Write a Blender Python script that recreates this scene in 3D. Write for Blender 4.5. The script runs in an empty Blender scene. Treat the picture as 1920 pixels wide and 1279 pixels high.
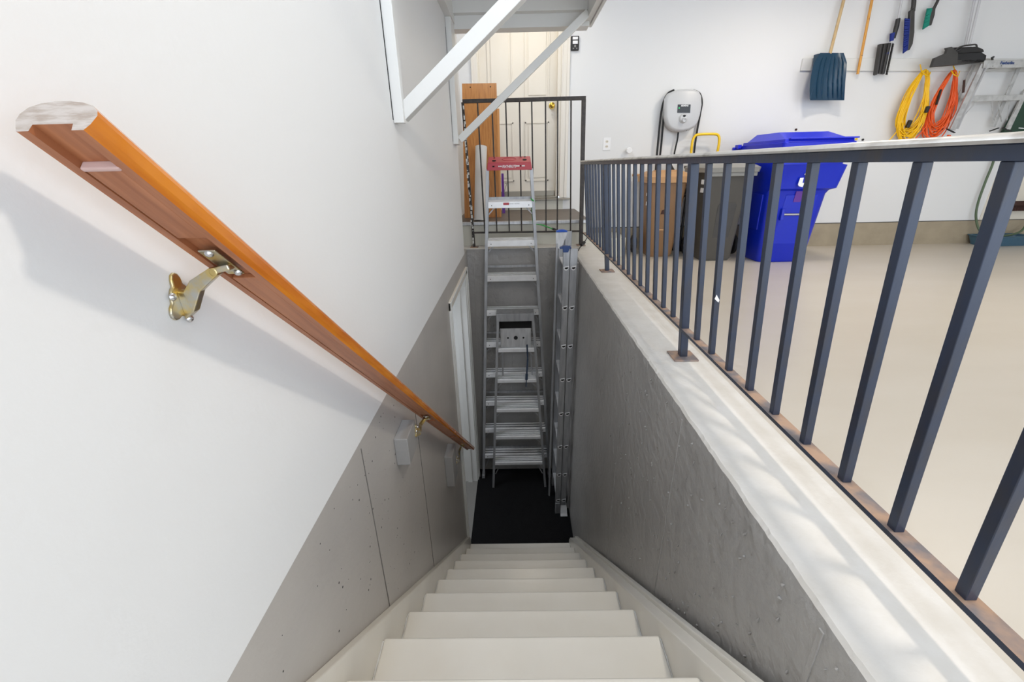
import bpy, math, random
from mathutils import Vector, Matrix, noise
random.seed(7)
S = bpy.context.scene
COL = S.collection
# ---------------------------------------------------------------- camera
R2 = Vector((0.99979207, 0.00343207, -0.0201006)); U2 = Vector((0.01725335, 0.38303551, 0.92357248)); FW = Vector((-0.01086901, 0.92372724, -0.38289666))
CAM = Vector((0.45035616, 0.0, 0.71930277)); FPX = 796.0878
cd = bpy.data.cameras.new('camera'); cam = bpy.data.objects.new('camera', cd); COL.objects.link(cam)
cd.sensor_width = 36; cd.sensor_fit = 'HORIZONTAL'; cd.lens = FPX / 1920 * 36; cd.clip_start = 0.02; cd.clip_end = 100
m = Matrix((R2, U2, -FW)).transposed().to_4x4(); m.translation = CAM; cam.matrix_world = m
S.camera = cam
# ---------------------------------------------------------------- world, lamps, exposure
w = bpy.data.worlds.new('daylight'); S.world = w; w.use_nodes = True
bg = w.node_tree.nodes['Background']; bg.inputs[0].default_value = (0.80, 0.885, 1.0, 1); bg.inputs[1].default_value = 3.2
def area(name, loc, size, power, col, rot=(0, 0, 0), sy=None):
    l = bpy.data.lights.new(name, 'AREA'); l.energy = power; l.color = col; l.size = size
    if sy: l.shape = 'RECTANGLE'; l.size_y = sy
    o = bpy.data.objects.new(name, l); o.location = loc; o.rotation_euler = rot; COL.objects.link(o); return o
WARM = (1.0, 0.90, 0.76); NEUT = (1.0, 0.955, 0.90)
area('hanging_lamp_key', (1.15, 0.45, 2.10), 0.11, 18, (1.0, 0.91, 0.79))
area('ceiling_lamp_far', (3.1, 3.9, 2.38), 0.22, 22, WARM)
area('ceiling_lamp_middle', (3.9, 2.6, 2.38), 0.7, 24, WARM)
area('ceiling_lamp_strip', (0.24, 2.4, 2.40), 0.22, 44, (0.70, 0.82, 1.0), sy=2.6)
area('pit_doorway_fill', (-0.70, 3.0, -0.25), 0.5, 9, (0.86, 0.92, 1.0))  # added fill light, brightens pit and ladders through the doorway
area('ceiling_lamp_door', (0.6, 4.7, 2.38), 0.3, 7, WARM)
S.view_settings.view_transform = 'Standard'; S.view_settings.look = 'None'; S.view_settings.gamma = 1
S.view_settings.use_curve_mapping = False; S.view_settings.exposure = -0.08
# ---------------------------------------------------------------- helpers
def at(u, v, ax, val):            # pixel of the 1920x1279 photograph -> point on a real plane
    d = FW + R2 * ((u - 960) / FPX) - U2 * ((v - 639.5) / FPX)
    return CAM + d * ((val - CAM[ax]) / d[ax])
def lin(c):
    return tuple(((x / 255) / 12.92 if x / 255 < 0.04045 else ((x / 255 + 0.055) / 1.055) ** 2.4) for x in c) + (1,)
def mat(name, rgb, rough=0.6, metal=0.0, rgb2=None, scale=8, lo=0.45, hi=0.62, bump=0.0, bscale=40, spec=0.5, stretch=None, detail=4, coat=0.0, emit=None, gen=False, bdist=0.01):
    m = bpy.data.materials.new(name); m.use_nodes = True; N = m.node_tree.nodes; L = m.node_tree.links
    b = N['Principled BSDF']; b.inputs['Base Color'].default_value = lin(rgb); b.inputs['Roughness'].default_value = rough
    b.inputs['Metallic'].default_value = metal; b.inputs['Specular IOR Level'].default_value = spec; b.inputs['Coat Weight'].default_value = coat
    tc = N.new('ShaderNodeTexCoord'); mp = N.new('ShaderNodeMapping'); L.new(tc.outputs['Object'], mp.inputs[0])
    if stretch: mp.inputs['Scale'].default_value = stretch
    if rgb2:
        n = N.new('ShaderNodeTexNoise'); n.inputs['Scale'].default_value = scale; n.inputs['Detail'].default_value = detail; L.new(mp.outputs[0], n.inputs[0])
        r = N.new('ShaderNodeMapRange'); r.inputs[1].default_value = lo; r.inputs[2].default_value = hi; L.new(n.outputs[0], r.inputs[0])
        x = N.new('ShaderNodeMix'); x.data_type = 'RGBA'; L.new(r.outputs[0], x.inputs[0]); x.inputs[6].default_value = lin(rgb); x.inputs[7].default_value = lin(rgb2)
        L.new(x.outputs[2], b.inputs['Base Color'])
    if bump:
        n2 = N.new('ShaderNodeTexNoise'); n2.inputs['Scale'].default_value = bscale; n2.inputs['Detail'].default_value = 5; L.new(mp.outputs[0], n2.inputs[0])
        bp = N.new('ShaderNodeBump'); bp.inputs['Strength'].default_value = bump; bp.inputs['Distance'].default_value = bdist; L.new(n2.outputs[0], bp.inputs['Height']); L.new(bp.outputs[0], b.inputs['Normal'])
    if emit: b.inputs['Emission Color'].default_value = lin(emit); b.inputs['Emission Strength'].default_value = 1.0
    return m
class MB:
    def __init__(s): s.v = []; s.f = []; s.mi = []
    def add(s, vs, fs, mi=0):
        n = len(s.v); s.v += [Vector(x) for x in vs]; s.f += [tuple(i + n for i in f) for f in fs]; s.mi += [mi] * len(fs); return s
    def box(s, x0, x1, y0, y1, z0, z1, mi=0):
        return s.hexa([(x0, y0, z0), (x1, y0, z0), (x1, y1, z0), (x0, y1, z0), (x0, y0, z1), (x1, y0, z1), (x1, y1, z1), (x0, y1, z1)], mi)
    def hexa(s, p, mi=0):
        return s.add(p, [(0, 3, 2, 1), (4, 5, 6, 7), (0, 1, 5, 4), (1, 2, 6, 5), (2, 3, 7, 6), (3, 0, 4, 7)], mi)
    def bar(s, a, b, w, h, up=(0, 0, 1), mi=0, w2=None, h2=None):     # bar from a to b, w across, h along 'up'
        a = Vector(a); b = Vector(b); d = (b - a).normalized(); sx = d.cross(Vector(up))
        if sx.length < 1e-5: sx = Vector((1, 0, 0))
        sx.normalize(); uz = sx.cross(d); w2 = w if w2 is None else w2; h2 = h if h2 is None else h2
        q = []
        for c, ww, hh in ((a, w, h), (b, w2, h2)):
            q += [c - sx * ww / 2 - uz * hh / 2, c + sx * ww / 2 - uz * hh / 2, c + sx * ww / 2 + uz * hh / 2, c - sx * ww / 2 + uz * hh / 2]
        return s.add(q, [(0, 1, 2, 3), (7, 6, 5, 4), (0, 4, 5, 1), (1, 5, 6, 2), (2, 6, 7, 3), (3, 7, 4, 0)], mi)
    def tube(s, pts, r, n=8, mi=0, cap=True, closed=False):
        pts = [Vector(p) for p in pts]; R = r if isinstance(r, (list, tuple)) else [r] * len(pts)
        k = len(pts); base = len(s.v); prev = None
        for i, p in enumerate(pts):
            if closed: t = pts[(i + 1) % k] - pts[i - 1]
            else: t = pts[min(i + 1, k - 1)] - pts[max(i - 1, 0)]
            t = t.normalized() if t.length > 1e-9 else Vector((0, 0, 1))
            if prev is None: a = t.orthogonal().normalized()
            else:
                a = prev - t * prev.dot(t); a = a.normalized() if a.length > 1e-6 else t.orthogonal().normalized()
            prev = a; b = t.cross(a)
            for j in range(n):
                an = 2 * math.pi * j / n; s.v.append(p + (a * math.cos(an) + b * math.sin(an)) * R[i])
        seg = k if closed else k - 1
        for i in range(seg):
            for j in range(n):
                A = base + i * n + j; B = base + i * n + (j + 1) % n; i2 = (i + 1) % k
                s.f.append((A, B, base + i2 * n + (j + 1) % n, base + i2 * n + j)); s.mi.append(mi)
        if cap and not closed:
            s.f.append(tuple(base + j for j in range(n))[::-1]); s.mi.append(mi)
            s.f.append(tuple(base + (k - 1) * n + j for j in range(n))); s.mi.append(mi)
        return s
    def prism(s, poly, fn, d0, d1, mi=0, mic=None):     # poly of 2-D points, fn(a, b, d) -> 3-D
        n = len(poly); vs = [fn(a, b, d0) for a, b in poly] + [fn(a, b, d1) for a, b in poly]
        base = len(s.v); s.v += [Vector(x) for x in vs]
        for i in range(n):
            j = (i + 1) % n; s.f.append((base + i, base + j, base + n + j, base + n + i)); s.mi.append(mi)
        mc = mi if mic is None else mic
        s.f.append(tuple(base + i for i in range(n))[::-1]); s.mi.append(mc); s.f.append(tuple(base + n + i for i in range(n))); s.mi.append(mc)
        return s
    def loft(s, rings, mi=0, cap=True):
        n = len(rings[0]); base = len(s.v)
        for r in rings: s.v += [Vector(p) for p in r]
        for i in range(len(rings) - 1):
            for j in range(n):
                k = (j + 1) % n; s.f.append((base + i * n + j, base + i * n + k, base + (i + 1) * n + k, base + (i + 1) * n + j)); s.mi.append(mi)
        if cap:
            s.f.append(tuple(base + j for j in range(n))[::-1]); s.mi.append(mi)
            s.f.append(tuple(base + (len(rings) - 1) * n + j for j in range(n))); s.mi.append(mi)
        return s
    def cyl(s, a, b, r, n=16, mi=0, r2=None): return s.tube([a, b], [r, r if r2 is None else r2], n, mi)
    def lathe(s, c, axis, prof, n=20, mi=0):      # prof: (radius, height along axis)
        ax = Vector(axis).normalized(); a = ax.orthogonal().normalized(); b = ax.cross(a); c = Vector(c)
        rings = [[c + ax * h + (a * math.cos(2 * math.pi * j / n) + b * math.sin(2 * math.pi * j / n)) * max(r, 1e-4) for j in range(n)] for r, h in prof]
        return s.loft(rings, mi)
def wloc(o):
    v = Vector((0, 0, 0))
    while o is not None: v += Vector(o.location); o = o.parent
    return v
def part(name, mb, mats, parent=None, bevel=0.0, smooth=False, seg=2, structure=False, label=None, loc=None):
    off = wloc(parent) if parent else Vector((0, 0, 0)); me = bpy.data.meshes.new(name)
    lo = Vector(loc) if loc is not None else Vector((0, 0, 0))
    me.from_pydata([tuple(v - off - lo) for v in mb.v], [], mb.f)
    for mm in (mats if isinstance(mats, (list, tuple)) else [mats]): me.materials.append(mm)
    me.polygons.foreach_set('material_index', mb.mi)
    import bmesh
    bm = bmesh.new(); bm.from_mesh(me); bmesh.ops.recalc_face_normals(bm, faces=bm.faces); bm.to_mesh(me); bm.free()
    if smooth: me.polygons.foreach_set('use_smooth', [True] * len(me.polygons))
    me.update()
    o = bpy.data.objects.new(name, me); COL.objects.link(o); o.location = lo
    if parent: o.parent = parent
    if bevel:
        b = o.modifiers.new('bevel', 'BEVEL'); b.width = bevel; b.segments = seg; b.limit_method = 'ANGLE'; b.angle_limit = math.radians(35)
    if smooth and bevel == 0:
        try:
            me.set_sharp_from_angle(angle=math.radians(40))
        except Exception: pass
    if structure: o['kind'] = 'structure'
    if label: o['label'] = label
    return o
def struct(name, mb, mats, parent=None, **k): return part(name, mb, mats, parent, structure=(parent is None), **k)
def thing(name, label, cat, loc=(0, 0, 0), group=None):
    o = bpy.data.objects.new(name, None); COL.objects.link(o); o.location = loc; o.empty_display_size = 0.05
    o['label'] = label; o['category'] = cat
    if group: o['group'] = group
    return o
def tag(o, label, cat, group=None):
    o['label'] = label; o['category'] = cat
    if group: o['group'] = group
    return o
def text(name, s, size, mtl, parent, origin, right, up, depth=0.0006, align='CENTER', shear=0.0, bold=0.0, sx=1.0):
    c = bpy.data.curves.new(name, 'FONT'); c.body = s; c.size = size; c.align_x = align; c.align_y = 'CENTER'; c.extrude = depth; c.shear = shear; c.offset = bold; c.resolution_u = 3
    t = bpy.data.objects.new(name, c); COL.objects.link(t); bpy.context.view_layer.update()
    me = bpy.data.meshes.new_from_object(t.evaluated_get(bpy.context.evaluated_depsgraph_get())); bpy.data.objects.remove(t)
    r = Vector(right).normalized(); u = Vector(up); u = (u - r * u.dot(r)).normalized(); n = r.cross(u)
    off = Vector(origin) - wloc(parent)
    for v in me.vertices: v.co = off + r * (v.co.x * sx) + u * v.co.y + n * v.co.z
    me.materials.clear(); me.materials.append(mtl)
    o = bpy.data.objects.new(name, me); COL.objects.link(o); o.parent = parent; return o
# ---------------------------------------------------------------- materials
M = {}
M['wall'] = mat('white_wall_paint', (226, 226, 225), 0.55, bump=0.10, bscale=90, spec=0.3, bdist=0.004)
M['backwall'] = mat('white_garage_wall', (228, 228, 227), 0.6, bump=0.06, bscale=60, spec=0.3, bdist=0.004)
M['ceil'] = mat('ceiling_white', (222, 220, 216), 0.8)
M['trim'] = mat('white_trim_paint', (222, 222, 219), 0.4, bump=0.08, bscale=25, spec=0.4, bdist=0.003)
M['greypaint'] = mat('grey_painted_concrete', (168, 165, 161), 0.40, rgb2=(154, 151, 148), scale=3.0, lo=0.3, hi=0.75, bump=0.7, bscale=22, spec=0.5, bdist=0.012)
M['curb'] = mat('painted_curb_top', (222, 218, 212), 0.5, rgb2=(210, 205, 197), scale=12, lo=0.35, hi=0.8, bump=0.35, bscale=60, spec=0.4, bdist=0.004)
M['found'] = mat('taupe_foundation_paint', (166, 153, 130), 0.6, rgb2=(150, 138, 117), scale=6, lo=0.35, hi=0.8, bump=0.5, bscale=35, bdist=0.006)
M['floor'] = mat('beige_floor_paint', (204, 196, 184), 0.32, rgb2=(198, 189, 175), scale=1.3, lo=0.3, hi=0.8, bump=0.10, bscale=9, spec=0.45, stretch=(1, 2.5, 1), bdist=0.006)
M['pitfloor'] = mat('grey_floor_paint', (142, 140, 136), 0.55, bump=0.1, bscale=30)
M['stair'] = mat('cream_gloss_stair_paint', (230, 226, 217), 0.24, rgb2=(224, 219, 208), scale=5, lo=0.35, hi=0.8, bump=0.05, bscale=14, spec=0.5, bdist=0.004)
M['mat'] = mat('black_carpet', (24, 24, 25), 0.95, rgb2=(34, 34, 36), scale=160, lo=0.4, hi=0.7, bump=0.9, bscale=240, spec=0.1, bdist=0.004)
M['wood'] = mat('varnished_fir', (212, 128, 32), 0.22, rgb2=(186, 98, 20), scale=14, lo=0.35, hi=0.7, spec=0.5, stretch=(9, 0.5, 0.5), coat=0.4)
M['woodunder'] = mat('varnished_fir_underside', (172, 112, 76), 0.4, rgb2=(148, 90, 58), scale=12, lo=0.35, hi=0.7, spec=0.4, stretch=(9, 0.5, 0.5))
M['woodend'] = mat('paint_smeared_end_grain', (190, 182, 176), 0.7, rgb2=(165, 152, 142), scale=60, lo=0.4, hi=0.65, stretch=(1, 4, 4))
M['fillet_end'] = mat('pinkish_raw_wood', (196, 165, 158), 0.7)
M['greysmooth'] = mat('smooth_grey_painted_concrete', (182, 177, 171), 0.36, rgb2=(170, 165, 160), scale=2.4, lo=0.3, hi=0.75, bump=0.22, bscale=34, spec=0.5, bdist=0.005)
M['jointgrey'] = mat('joint_grey', (112, 108, 104), 0.6)
M['greywood'] = mat('grey_painted_wood', (150, 148, 146), 0.5, bump=0.1, bscale=30)
M['zinc'] = mat('yellow_zinc_plate', (205, 182, 120), 0.3, 1.0, rgb2=(190, 188, 180), scale=45, lo=0.4, hi=0.62)
M['screw'] = mat('steel_screw', (200, 200, 202), 0.25, 1.0)
M['iron'] = mat('dark_painted_iron', (41, 51, 71), 0.34, 0.15, rgb2=(54, 53, 58), scale=22, lo=0.5, hi=0.72, bump=0.25, bscale=80, spec=0.6, stretch=(1, 1, 0.35), bdist=0.002)
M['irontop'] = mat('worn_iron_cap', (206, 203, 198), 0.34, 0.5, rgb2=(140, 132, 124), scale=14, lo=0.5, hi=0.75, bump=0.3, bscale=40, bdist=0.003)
M['rust'] = mat('rusty_iron', (172, 142, 120), 0.6, 0.15, rgb2=(118, 112, 114), scale=16, lo=0.42, hi=0.6, bump=0.4, bscale=60, bdist=0.003)
M['gate'] = mat('brown_black_iron', (50, 44, 40), 0.45, 0.2, rgb2=(64, 56, 50), scale=30)
M['alu'] = mat('brushed_aluminium', (206, 207, 209), 0.34, 0.6, rgb2=(182, 183, 186), scale=30, lo=0.4, hi=0.7, stretch=(1, 1, 0.2))
M['aludull'] = mat('dull_aluminium', (178, 179, 181), 0.42, 0.55, rgb2=(156, 157, 160), scale=40, lo=0.4, hi=0.7, stretch=(1, 1, 0.15))
M['alutread'] = mat('bright_ribbed_aluminium', (240, 240, 241), 0.32, 0.35, rgb2=(232, 232, 233), scale=20, lo=0.4, hi=0.7)
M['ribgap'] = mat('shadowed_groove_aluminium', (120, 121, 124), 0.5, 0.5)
M['alupaint'] = mat('pale_matt_aluminium', (200, 200, 198), 0.45, 0.55, rgb2=(182, 182, 180), scale=20)
M['red'] = mat('red_plastic', (188, 62, 74), 0.4)
M['hole'] = mat('dark_hole', (14, 13, 13), 0.9)
M['black'] = mat('black_plastic', (32, 31, 31), 0.45)
M['blackrub'] = mat('black_rubber', (28, 28, 29), 0.6)
M['darkgrey'] = mat('dark_grey_plastic', (62, 60, 58), 0.5, rgb2=(56, 54, 52), scale=8)
M['door'] = mat('cream_door_paint', (230, 223, 209), 0.38, spec=0.4)
M['doortrim'] = mat('ivory_trim_paint', (228, 222, 211), 0.4)
M['brass'] = mat('brass', (200, 165, 70), 0.22, 1.0)
M['landing'] = mat('brown_grey_vinyl', (112, 102, 92), 0.5, rgb2=(98, 88, 79), scale=20, stretch=(0.6, 8, 1))
M['riser'] = mat('pale_riser_paint', (206, 203, 190), 0.45)
M['sill'] = mat('aluminium_sill', (150, 143, 130), 0.35, 0.8)
M['oak'] = mat('orange_brown_wood_veneer', (196, 132, 62), 0.4, rgb2=(172, 108, 44), scale=11, lo=0.35, hi=0.7, stretch=(7, 7, 0.35))
M['oakedge'] = mat('light_veneer_edge', (214, 150, 84), 0.5)
M['paper'] = mat('white_paper_roll', (226, 222, 216), 0.75)
M['purple'] = mat('purple_plastic', (98, 44, 150), 0.4)
M['blue'] = mat('royal_blue_plastic', (8, 40, 190), 0.34, bump=0.08, bscale=25, spec=0.5)
M['bluelid'] = mat('royal_blue_lid_plastic', (26, 40, 205), 0.36)
M['brown'] = mat('brown_bin_plastic', (136, 102, 68), 0.5)
M['brownlid'] = mat('tan_lid_plastic', (196, 152, 106), 0.5)
M['binlid'] = mat('grey_lid_plastic', (142, 141, 136), 0.5)
M['bingrey'] = mat('charcoal_bin_plastic', (84, 82, 78), 0.5)
M['white'] = mat('white_print', (240, 240, 240), 0.5)
M['steel'] = mat('steel_bar', (190, 188, 184), 0.3, 1.0)
M['ev'] = mat('light_grey_housing', (200, 201, 202), 0.35)
M['evdark'] = mat('charger_screen', (22, 22, 22), 0.2)
M['led'] = mat('green_led', (40, 220, 120), 0.4, emit=(40, 230, 130))
M['yellow'] = mat('yellow_enamel', (246, 200, 10), 0.3)
M['ycord'] = mat('yellow_cord_jacket', (244, 192, 6), 0.45)
M['ocord'] = mat('orange_cord_jacket', (234, 92, 28), 0.45)
M['shovel'] = mat('dark_teal_plastic', (24, 60, 84), 0.35, spec=0.5)
M['pole'] = mat('pale_wood_pole', (204, 176, 130), 0.5, rgb2=(188, 158, 112), scale=20, stretch=(5, 5, 0.5))
M['stick'] = mat('golden_wood_pole', (222, 160, 70), 0.45, rgb2=(204, 140, 54), scale=20, stretch=(5, 5, 0.5))
M['navy'] = mat('navy_bristles', (22, 44, 128), 0.7)
M['teal'] = mat('teal_bristles', (14, 136, 116), 0.7)
M['whitepole'] = mat('white_metal_pole', (200, 200, 202), 0.35)
M['green'] = mat('dark_green_plastic', (28, 62, 44), 0.5)
M['hose'] = mat('green_hose', (84, 102, 76), 0.5)
M['tray'] = mat('slate_blue_tray', (62, 98, 120), 0.4)
M['darkbr'] = mat('dark_brown_bristles', (60, 34, 28), 0.8)
M['bungeeg'] = mat('green_bungee', (54, 170, 74), 0.6)
M['bluecap'] = mat('blue_plastic_cap', (26, 84, 190), 0.4)
M['bluecap2'] = mat('navy_plastic_bracket', (44, 72, 128), 0.4)
M['strap'] = mat('dark_blue_webbing', (44, 58, 78), 0.7)
M['peel'] = mat('peeling_white_paint', (214, 214, 210), 0.6, rgb2=(40, 36, 34), scale=18, lo=0.57, hi=0.6)
M['cream'] = mat('cream_socket_and_wall_shade', (224, 217, 202), 0.6)  # outlet sockets, and the warm shade painted on the back wall

ZP = -2.467; FZ = -0.271; YB = 5.25; YF = 4.0
# ================================================================ SETTING
# left wall: white plaster above, grey foundation below with a door opening in the pit
struct('wall_left', MB().box(-0.14, 0.0, -1.6, 3.78, 0.0, 2.45), M['wall'])
struct('wall_left_return', MB().box(-0.24, -0.115, 3.78, 5.45, 0.0, 2.45), M['wall'])
b = MB(); b.box(-0.14, 0.0, -1.6, 2.76, ZP, 0.0); b.box(-0.14, 0.0, 2.76, 3.72, -0.17, 0.0); b.box(-0.14, 0.0, 3.72, 4.15, ZP, 0.0)
wl = struct('wall_left_foundation', b, M['greysmooth'])
for y0, z0, z1 in ((0.992, -0.70, -0.02), (1.59, -1.22, -0.25)):
    part('formwork_joint', MB().bar((0.0005, y0, z0), (0.0005, y0 + 0.008, z1), 0.0028, 0.003, (1, 0, 0)), M['jointgrey'], wl)
# small air holes in the left foundation
b = MB()
for i in range(190):
    y = random.uniform(0.45, 1.5); z = random.uniform(-0.9, -0.03)
    if z < -0.885 * (y - 0.4) - 0.35 or noise.noise(Vector((y * 2.5, z * 2.5, 3))) < -0.1: continue
    r = random.choice([.0012, .0016, .002, .0032]); b.lathe((0.0003, y, z), (1, 0, 0), [(r, 0), (r * .6, .0004)], 7)
o = part('air_hole', b, M['hole'], wl); o['kind'] = 'stuff'
# right pit wall with the rough painted curb on top
b = MB(); n = 420; ys = [-1.6 + (YF + 0.2 + 1.6) * i / n for i in range(n + 1)]
rows = []
for i, y in enumerate(ys):
    e = noise.noise(Vector((y * 14, 0, 0))) * 0.006 + noise.noise(Vector((y * 55, 4, 0))) * 0.0035
    zt = noise.noise(Vector((y * 30, 9, 0))) * 0.002
    rows.append([(0.944, y, ZP), (0.9665, y, -0.035), (0.9685 + e * .6, y, -0.010 + zt), (0.974 + e, y, 0.0), (1.19, y, 0.0), (1.19, y, FZ), (1.19, y, ZP)])
vs = [v for r in rows for v in r]; k = 7
for i in range(n):
    for j in range(k):
        a = i * k + j; c = i * k + (j + 1) % k
        b.f.append((a, c, c + k, a + k)); b.mi.append(0 if j <= 1 else 1)
b.v = [Vector(v) for v in vs]
b.f.append(tuple(range(k))); b.mi.append(0); b.f.append(tuple(range(n * k, n * k + k))[::-1]); b.mi.append(0)
wr = struct('wall_right_curb', b, [M['greypaint'], M['curb']])
def xr(z): return 0.944 + 0.0225 * min(1, (z - ZP) / (-0.035 - ZP))
for y0, z0, z1, w_ in ((1.131, -1.05, -0.03, 0.008), (1.80, -1.6, -0.5, 0.005), (0.475, -0.33, -0.03, 0.012)):
    part('formwork_ridge', MB().bar((xr(z0) - 0.0005, y0, z0), (xr(z1) - 0.0005, y0 + 0.01, z1), w_, 0.004, (1, 0, 0)), M['greypaint'], wr, bevel=0.0012)
b = MB()
for i in range(420):
    y = random.uniform(0.42, 2.0) ** 1.0; z = random.uniform(-1.25, -0.04)
    if random.random() > 1.25 - 0.55 * y: continue
    x = xr(z) - 0.0008; L_ = random.uniform(.006, .022); a = random.gauss(0.5, 0.35)
    b.tube([(x, y, z), (x - 0.001, y + L_ * .5 * math.sin(a), z - L_ * .5 * math.cos(a)), (x, y + L_ * math.sin(a), z - L_ * math.cos(a))], [.0006, random.uniform(.0018, .0040), .0008], 6)
o = part('plaster_blob', b, M['greypaint'], wr, smooth=True); o['kind'] = 'stuff'
# far pit wall and its curb
b = MB(); b.hexa([(0, 3.885, ZP), (0.985, 3.885, ZP), (0.985, 4.15, ZP), (0, 4.15, ZP), (0, YF, -0.004), (0.985, YF, -0.004), (0.985, 4.15, -0.004), (0, 4.15, -0.004)])
wf = struct('wall_pit_far', b, M['greypaint'])
for x0, x1 in ((0.06, 0.03), (0.395, 0.40)):
    part('formwork_joint', MB().bar((x1, 3.889, ZP + .1), (x0, YF - 0.0025, -0.03), 0.004, 0.006, (0, 1, 0)), M['greypaint'], wf, bevel=0.001)
struct('trim_far_curb', MB().box(-0.1, 0.99, YF - 0.006, 4.20, -0.004, 0.004), M['curb'], bevel=0.003)
# pit floor, opening floor and the room seen through the left doorway
struct('floor_pit', MB().box(-1.2, 1.0, -1.6, 4.15, ZP - 0.1, ZP), M['pitfloor'])
struct('wall_basement', MB().box(-1.25, -1.15, 2.0, 4.3, ZP, -0.17).box(-1.2, -0.14, 3.85, 3.95, ZP, -0.17).box(-1.2, -0.14, 1.95, 2.05, ZP, -0.17).box(-1.2, -0.14, 1.95, 3.95, -0.17, -0.1), M['wall'])
# door_2: white casing of the pit doorway (in the left wall)
d2 = struct('door_2', MB().box(-0.145, 0.0, 2.762, 2.782, ZP, -0.172).box(-0.145, 0.0, 3.70, 3.72, ZP, -0.172).box(-0.145, 0.0, 2.762, 3.72, -0.192, -0.172), M['trim'])
part('door_stop', MB().box(-0.10, -0.055, 3.685, 3.70, ZP, -0.192).box(-0.10, -0.055, 2.782, 2.797, ZP, -0.192).box(-0.10, -0.055, 2.79, 3.69, -0.207, -0.192), M['trim'], d2, bevel=0.001)
part('casing', MB().box(0.0, 0.014, 2.70, 2.768, ZP, -0.12), M['trim'], d2, bevel=0.003)
part('casing', MB().box(0.0, 0.014, 3.712, 3.775, ZP, -0.12), M['trim'], d2, bevel=0.003)
part('casing', MB().box(0.0, 0.014, 2.70, 3.775, -0.178, -0.115), M['doortrim'], d2, bevel=0.003)
part('casing_bead', MB().box(0.014, 0.022, 2.702, 2.716, ZP, -0.12).box(0.014, 0.022, 3.76, 3.775, ZP, -0.12).box(0.014, 0.022, 2.70, 3.775, -0.132, -0.117), M['trim'], d2, bevel=0.002)
struct('trim_pit_corner_board', MB().hexa([(0.928, 3.28, ZP), (0.944, 3.28, ZP), (0.944, 3.34, ZP), (0.928, 3.34, ZP), (0.948, 3.40, -0.02), (0.967, 3.40, -0.02), (0.967, 3.46, -0.02), (0.948, 3.46, -0.02)]), M['greypaint'], bevel=0.004)
# garage floor and ceiling
struct('floor', MB().box(1.19, 8.1, -2.4, YB + .1, FZ - 0.12, FZ).box(-0.14, 1.19, -2.4, 0.30, FZ - 0.12, FZ - 0.0005), M['floor'])
struct('ceiling', MB().box(-0.3, 8.1, -2.0, 5.5, 2.45, 2.55), M['ceil'])
struct('wall_right', MB().box(8.0, 8.12, -2.4, 5.5, FZ, 2.45), M['backwall'])
# back wall with doorway
b = MB(); b.box(1.0, 8.1, YB, YB + .14, 0.0, 2.45); b.box(-0.24, 0.07, YB, YB + .14, 0.0, 2.45); b.box(0.07, 1.0, YB, YB + .14, 2.36, 2.45)
struct('wall_back', b, M['backwall'])
struct('trim_foundation_curb', MB().box(1.0, 8.1, YB - 0.002, YB + .14, FZ - .02, -0.001), M['found'])
struct('wall_painted_shade', MB().box(5.985, 8.0, YB - 0.006, YB, 0.003, 1.30), M['cream'])  # thin cream sheet painting the warm shade outside the daylight
struct('trim_foundation_joint', MB().box(1.19, 8.0, YB - 0.004, YB, -0.0045, 0.0035), M['darkgrey'])
# landing before the door, sill step
lb = struct('trim_landing_box', MB().box(-0.115, 1.155, 4.16, YB, FZ, 0.222), M['riser'])
part('landing_floor', MB().box(-0.115, 1.16, 4.15, YB, 0.222, 0.2265), M['landing'], lb)
part('nosing_strip', MB().box(-0.115, 1.165, 4.135, 4.162, 0.196, 0.229), M['alu'], lb, bevel=0.006)
struct('trim_door_step', MB().box(0.02, 1.02, YB - 0.02, YB + .1, 0.2265, 0.335), M['riser'])
struct('trim_door_sill', MB().box(0.02, 1.10, YB - 0.06, YB + .12, 0.335, 0.352).box(0.09, 0.97, YB + 0.02, YB + .12, 0.352, 0.372), M['sill'], bevel=0.004)
gs = struct('trim_garage_step', MB().box(1.165, 1.69, 4.82, YB - .003, FZ, -0.055), M['riser'], bevel=0.004)
# door_1: panelled door
d1 = struct('door_1', MB().box(0.095, 0.935, YB + 0.085, YB + 0.125, 0.372, 2.36), M['door'])
def panel(x0, x1, z0, z1):
    y = YB + 0.085; b = MB(); t = 0.016
    b.box(x0, x1, y - 0.003, y, z0, z1)
    for a in ((x0, x0 + t, z0, z1), (x1 - t, x1, z0, z1), (x0, x1, z0, z0 + t), (x0, x1, z1 - t, z1)): b.box(a[0], a[1], y - 0.014, y, a[2], a[3])
    b.box(x0 + .04, x1 - .04, y - 0.015, y, z0 + .04, z1 - .04)
    part('door_panel', b, M['door'], d1, bevel=0.004)
for x0, x1 in ((0.185, 0.455), (0.585, 0.855)):
    panel(x0, x1, 0.54, 1.16); panel(x0, x1, 1.38, 2.28)
part('weatherstrip', MB().box(0.10, 0.93, YB + 0.07, YB + 0.086, 0.372, 0.43), M['sill'], d1, bevel=0.003)
b = MB(); b.lathe((0.885, YB + .085, 1.315), (0, -1, 0), [(.033, 0), (.033, .006), (.014, .01), (.012, .03), (.022, .036), (.029, .05), (.027, .062), (.012, .07)], 18)
part('door_knob', b, M['brass'], d1, smooth=True)
part('jamb', MB().box(0.935, 0.985, YB, YB + .125, 0.372, 2.36).box(0.075, 0.095, YB, YB + .125, 0.372, 2.36), M['door'], d1)
part('casing', MB().box(0.975, 1.06, YB - 0.018, YB, 0.355, 2.40).box(1.03, 1.06, YB - 0.026, YB - .018, 0.355, 2.4).box(0.975, 0.987, YB - 0.024, YB - .018, 0.355, 2.4), M['doortrim'], d1, bevel=0.003)
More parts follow.
